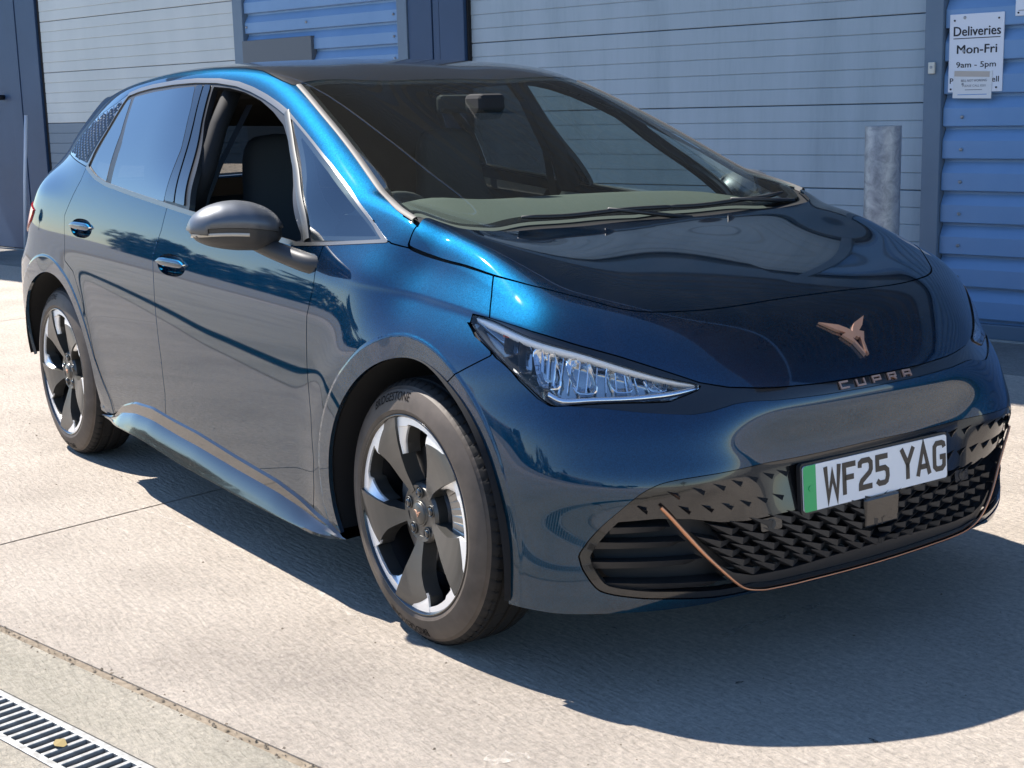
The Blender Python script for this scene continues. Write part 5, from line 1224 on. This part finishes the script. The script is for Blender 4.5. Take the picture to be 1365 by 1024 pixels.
V,Q=lathe([(.0005,1.205),(.075,1.205),(.080,1.218),(.0955,1.220),(.0965,1.214),(.0965,0.0)],48); V=V[:,[0,2,1]]; meshobj('bollard_post',V,Q[:,::-1].copy(),M['galv'],bo,smooth=True).data.set_sharp_from_angle(angle=math.radians(35))
V,Q=lathe([(.0005,.012),(.15,.012),(.15,0)],32); V=V[:,[0,2,1]]; meshobj('base_plate',V,Q[:,::-1].copy(),M['galv'],bo)
pp=MB().tube([wpt(-10.275,.30,0.006),wpt(-10.262,.24,.75),wpt(-10.255,.17,1.41)],.018,12).build('white_pipe',M['white_pipe'],None,True); tag(pp,'thin white pipe leaning upright against the dark blue door','pipe')
# ------------------------------------------------------------------ ground
gr=MB(); gr.add([(-260,-260,-.120),(260,-260,-.120),(260,260,-.120),(-260,260,-.120)],[(0,1,2,3)]); gr=tag(gr.build('ground',M['concrete_grey']),kind='structure')
yard=tag(MB().add([wpt(-30,.0,-.0025),wpt(-30,6.1745,-.0025),wpt(18,6.1745,-.0025),wpt(18,.0,-.0025),wpt(-30,6.314,-.0025),wpt(-30,16,-.0025),wpt(18,16,-.0025),wpt(18,6.314,-.0025)],[(0,1,2,3),(4,5,6,7)]).build('concrete_yard',M['joint']),kind='structure')
def slab(u0,u1,v0,v1,m):
    b=MB(); P=[wpt(u0,v0,0),wpt(u0,v1,0),wpt(u1,v1,0),wpt(u1,v0,0)]; bm=bmesh.new(); 
    vs_=[bm.verts.new(q) for q in P]+[bm.verts.new(q-Vector((0,0,.002))) for q in P]
    for f in((0,1,2,3),(0,4,5,1),(1,5,6,2),(2,6,7,3),(3,7,4,0)): bm.faces.new([vs_[i] for i in f])
    bmesh.ops.bevel(bm,geom=[e for e in bm.edges if all(abs(v.co.z)<1e-6 for v in e.verts)],offset=.0025,segments=2,affect='EDGES')
    bmesh.ops.recalc_face_normals(bm,faces=bm.faces); me=bpy.data.meshes.new('concrete_slab'); bm.to_mesh(me); bm.free(); me.materials.append(M[m]); return link(bpy.data.objects.new('concrete_slab',me),yard)
us=[-26,-20.95,-15.95,-10.95,-5.95,-.95,4.05,9.05,14.05]
for i in range(len(us)-1):
    a,b=us[i]+.0035,us[i+1]-.0035
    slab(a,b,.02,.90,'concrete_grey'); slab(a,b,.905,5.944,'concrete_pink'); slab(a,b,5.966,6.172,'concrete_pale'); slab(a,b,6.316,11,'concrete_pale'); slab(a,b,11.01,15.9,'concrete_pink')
dr=thing('drain_channel','galvanised slotted drain channel set in the pale concrete at bottom left','drain',wpt(.0,6.244,0),ANG)
for v in(-1,1): MB().box((0,v*.062,-.004),(5.0,.018,.011),bev=.002).build('drain_rail',M['drain'],dr)
MB().box((0,0,-.085),(5.0,.134,.004)).build('drain_trough',M['drain_dark'],dr)
base=None
for i in range(100):
    x=-1.8+i*.036
    if base is None: base=MB().box((0,0,-.0045),(.0135,.108,.012),bev=.002).build('drain_bar',M['drain'],dr); o=base
    else: o=base.copy(); link(o,dr)
    o.location=(x,0,0); 
sp=MB(); sp.add([(.05*math.cos(a)*(1+.3*math.sin(3*a)),.025*math.sin(a)*(1+.2*math.cos(2*a)),0) for a in np.linspace(0,2*math.pi,22,endpoint=False)],[tuple(range(22))])
sp=sp.build('oil_spot',M['oil'],yard); sp.scale=(.3,.3,1); sp.location=wpt(1.969,5.087,.0012)
for u,v,sx in((1.563,5.001,.26),(1.10,4.9,.18),(.42,4.55,.16)):
    o=sp.copy(); link(o,yard); o.location=wpt(u,v,.0012); o.scale=(sx,sx,1); o.rotation_euler=(0,0,u*3)
def scuff(name,path,w):
    pth=smooth_poly(path,6); V=[];n=len(pth)
    t=np.gradient(pth,axis=0); t/=np.linalg.norm(t,axis=1)[:,None]; pn_=np.stack([-t[:,1],t[:,0]],1)
    rg=np.random.default_rng(len(path)); 
    for i in range(n):
        ww=w*(.4+.6*math.sin(math.pi*(i+.5)/n))*(.6+.8*rg.random()); jit=(rg.random()-.5)*w*.5
        for s in(-.5,.5): q=pth[i]+pn_[i]*(ww*s+jit); V.append((q[0],q[1],.0012))
    meshobj(name,V,[(2*i,2*i+1,2*i+3,2*i+2) for i in range(n-1)],M['chalk'],yard)
scuff('chalk_scuff',[(-1.76,-.955),(-1.60,-.918),(-1.45,-.902),(-1.2,-.885),(-.996,-.877),(-.75,-.868),(-.564,-.866)],.016); scuff('chalk_scuff',[(-.70,-.868),(-.564,-.868),(-.42,-.87),(-.30,-.885),(-.178,-.907)],.024)
scuff('chalk_scuff',[(.67,-1.10),(.70,-1.07),(.72,-1.02)],.05); scuff('chalk_scuff',[(.46,-.22),(.455,-.10),(.452,.02),(.455,.17)],.035)
# ------------------------------------------------------------------ what stands across the yard (mirrored in the paint)
def crown(seed,rad,hgt,n,m,leaf=.30):
    rg=np.random.default_rng(seed); cl=[]
    for k in range(16):
        d=rg.normal(size=3); d/=np.linalg.norm(d); cl.append((d*np.array([rad,rad,hgt])*.62*rg.random()**.4,.34*rad*(.7+.6*rg.random())))
    P=[]
    for k in range(n):
        c,r=cl[rg.integers(16)]; d=rg.normal(size=3); d/=np.linalg.norm(d); P.append(c+d*r*(.75+.3*rg.random()))
    P=np.array(P); a=rg.normal(size=(n,3)); a/=np.linalg.norm(a,axis=1)[:,None]; b=np.cross(a,rg.normal(size=(n,3))); b/=np.linalg.norm(b,axis=1)[:,None]
    s=leaf*(.6+.8*rg.random((n,1))); V=np.stack([P-a*s,P+b*s*.5,P+a*s,P-b*s*.5],1).reshape(-1,3); Q=np.arange(4*n).reshape(-1,4); return V,Q
protos=[]
for k,(r,h,n) in enumerate(((3.2,3.4,2600),(2.6,3.6,2200),(3.8,2.8,2800))):
    t=thing('broadleaf_tree','','tree'); tr=MB().tube([(0,0,-.1),(.05,0,1.5),(0,.1,3.0),(.1,.1,h+2.2)],[.28,.22,.17,.05],8)
    for q in range(5):
        an=q*1.3; tr.tube([(0,.05,2.2+.3*q),(math.cos(an)*r*.6,math.sin(an)*r*.6,3.2+.45*q)],[.10,.03],6)
    tr.build('trunk',M['bark'],t,True); V,Q=crown(k+3,r,h,n,None); o=meshobj('crown',V,Q,M['leaf' if k!=1 else 'leaf2'],t); o.location=(0,0,h+1.9); protos.append(t)
treespec=[(-92,-40,0),(-80,-58,1),(-70,-50,2),(-58,-62,0),(-44,-56,2),(-30,-64,1),(-12,-60,0),(6,-66,2),(20,-58,1),(36,-50,0),(52,-34,2),(60,-14,1),(-110,-30,2)]
words=['westmost','second','third','fourth','fifth','sixth','seventh','eighth','ninth','tenth','eleventh','last','outermost']
ALL=list(COL.objects)
used=set()
for i,(x,y,k) in enumerate(treespec):
    if k in used: t=copy_tree(protos[k]); 
    else: t=protos[k]; used.add(k)
    t.location=(x,y,-.03); t.rotation_euler=(0,0,i*1.7); s=.75+.08*((i*3)%5); t.scale=(s,s,s); t['group']='trees across the yard'; _rk=sorted(q[0] for q in treespec).index(x); t['label']=('first','second','third','fourth','fifth','sixth','seventh','eighth','ninth','tenth','eleventh','twelfth','last')[_rk]+' broadleaf tree from the shutter end of the row across the yard behind the camera'
hv=[];hq=[]
rg=np.random.default_rng(5); n=14000; tt=rg.random(n); hx=-120+190*tt; P=np.stack([hx,-48+rg.normal(size=n)*.8+5*np.sin(hx*.05),rg.random(n)**1.1*(3.6+1.3*np.sin(hx*.21)+.9*np.sin(hx*.53)+.5*np.sin(hx*1.3))],1)
a=rg.normal(size=(n,3)); a/=np.linalg.norm(a,axis=1)[:,None]; b=np.cross(a,rg.normal(size=(n,3))); b/=np.linalg.norm(b,axis=1)[:,None]
V=np.stack([P-a*.45,P+b*.3,P+a*.45,P-b*.3],1).reshape(-1,3); tag(meshobj('hedge',V,np.arange(4*n).reshape(-1,4),M['leaf2']),'long dark green hedge across the yard behind the camera','hedge',kind='stuff')
def shed(x,y,rz,L,D,H,label):
    s=thing('industrial_shed',label,'building',(x,y,-.03),rz); MB().box((0,0,H/2),(L,D,H)).build('wall',M['far_wall'],s)
    MB().add([(-L/2-.2,-D/2-.2,H+.01),(L/2+.2,-D/2-.2,H+.01),(L/2+.2,0,H+1.4),(-L/2-.2,0,H+1.4),(-L/2-.2,D/2+.2,H+.01),(L/2+.2,D/2+.2,H+.01)],[(0,1,2,3),(3,2,5,4)]).build('roof',M['far_roof'],s)
    for k in range(4): MB().box((-L/2+L*(k+.5)/4,D/2+.02,1.6),(2.6,.05,3.0)).build('shed_door',M['frame_grey'],s)
shed(26,-47,.35,24,10,4.6,'long pale industrial shed across the yard, right of the trees'); shed(-30,-56,-.1,30,12,5.0,'long pale industrial shed behind the hedge and trees')

# grit on the concrete, crumbs in the joint, one leaf on the drain
rg=np.random.default_rng(11); V=[];Fq=[]
def stone(x,y,r):
    k=len(V); q=[(1,0,0),(-1,0,0),(0,1,0),(0,-1,0),(0,0,1)]
    for a in q: V.append((x+a[0]*r*(.6+.8*rg.random()),y+a[1]*r*(.6+.8*rg.random()),max(0,a[2])*r*(.5+.6*rg.random())))
    Fq.extend([(k,k+2,k+4),(k+2,k+1,k+4),(k+1,k+3,k+4),(k+3,k,k+4)])
for i in range(900):
    p_=wpt(-4+8*rg.random(),3.6+3.2*rg.random(),0); stone(p_.x,p_.y,.0012+.0035*rg.random()**3)
for i in range(700):
    p_=wpt(-3+6*rg.random(),5.955+rg.normal()*.014,0); stone(p_.x,p_.y,.0015+.004*rg.random()**2)
tag(meshobj('loose_grit',V,Fq,M['joint']),'fine grit and crumbs scattered over the concrete and its joint','grit',kind='stuff')
lf=wpt(.600,6.246,.004); lm=MB(); lm.add([(lf.x-.03,lf.y,lf.z),(lf.x-.01,lf.y+.014,lf.z+.006),(lf.x+.02,lf.y+.010,lf.z+.003),(lf.x+.036,lf.y-.003,lf.z+.007),(lf.x+.012,lf.y-.015,lf.z+.004),(lf.x-.012,lf.y-.012,lf.z+.001)],[(0,1,5),(1,2,4,5),(2,3,4)])
tag(lm.build('dry_leaf',M['dry_leaf']),'small yellow dry leaf lying on the drain channel bars','leaf')
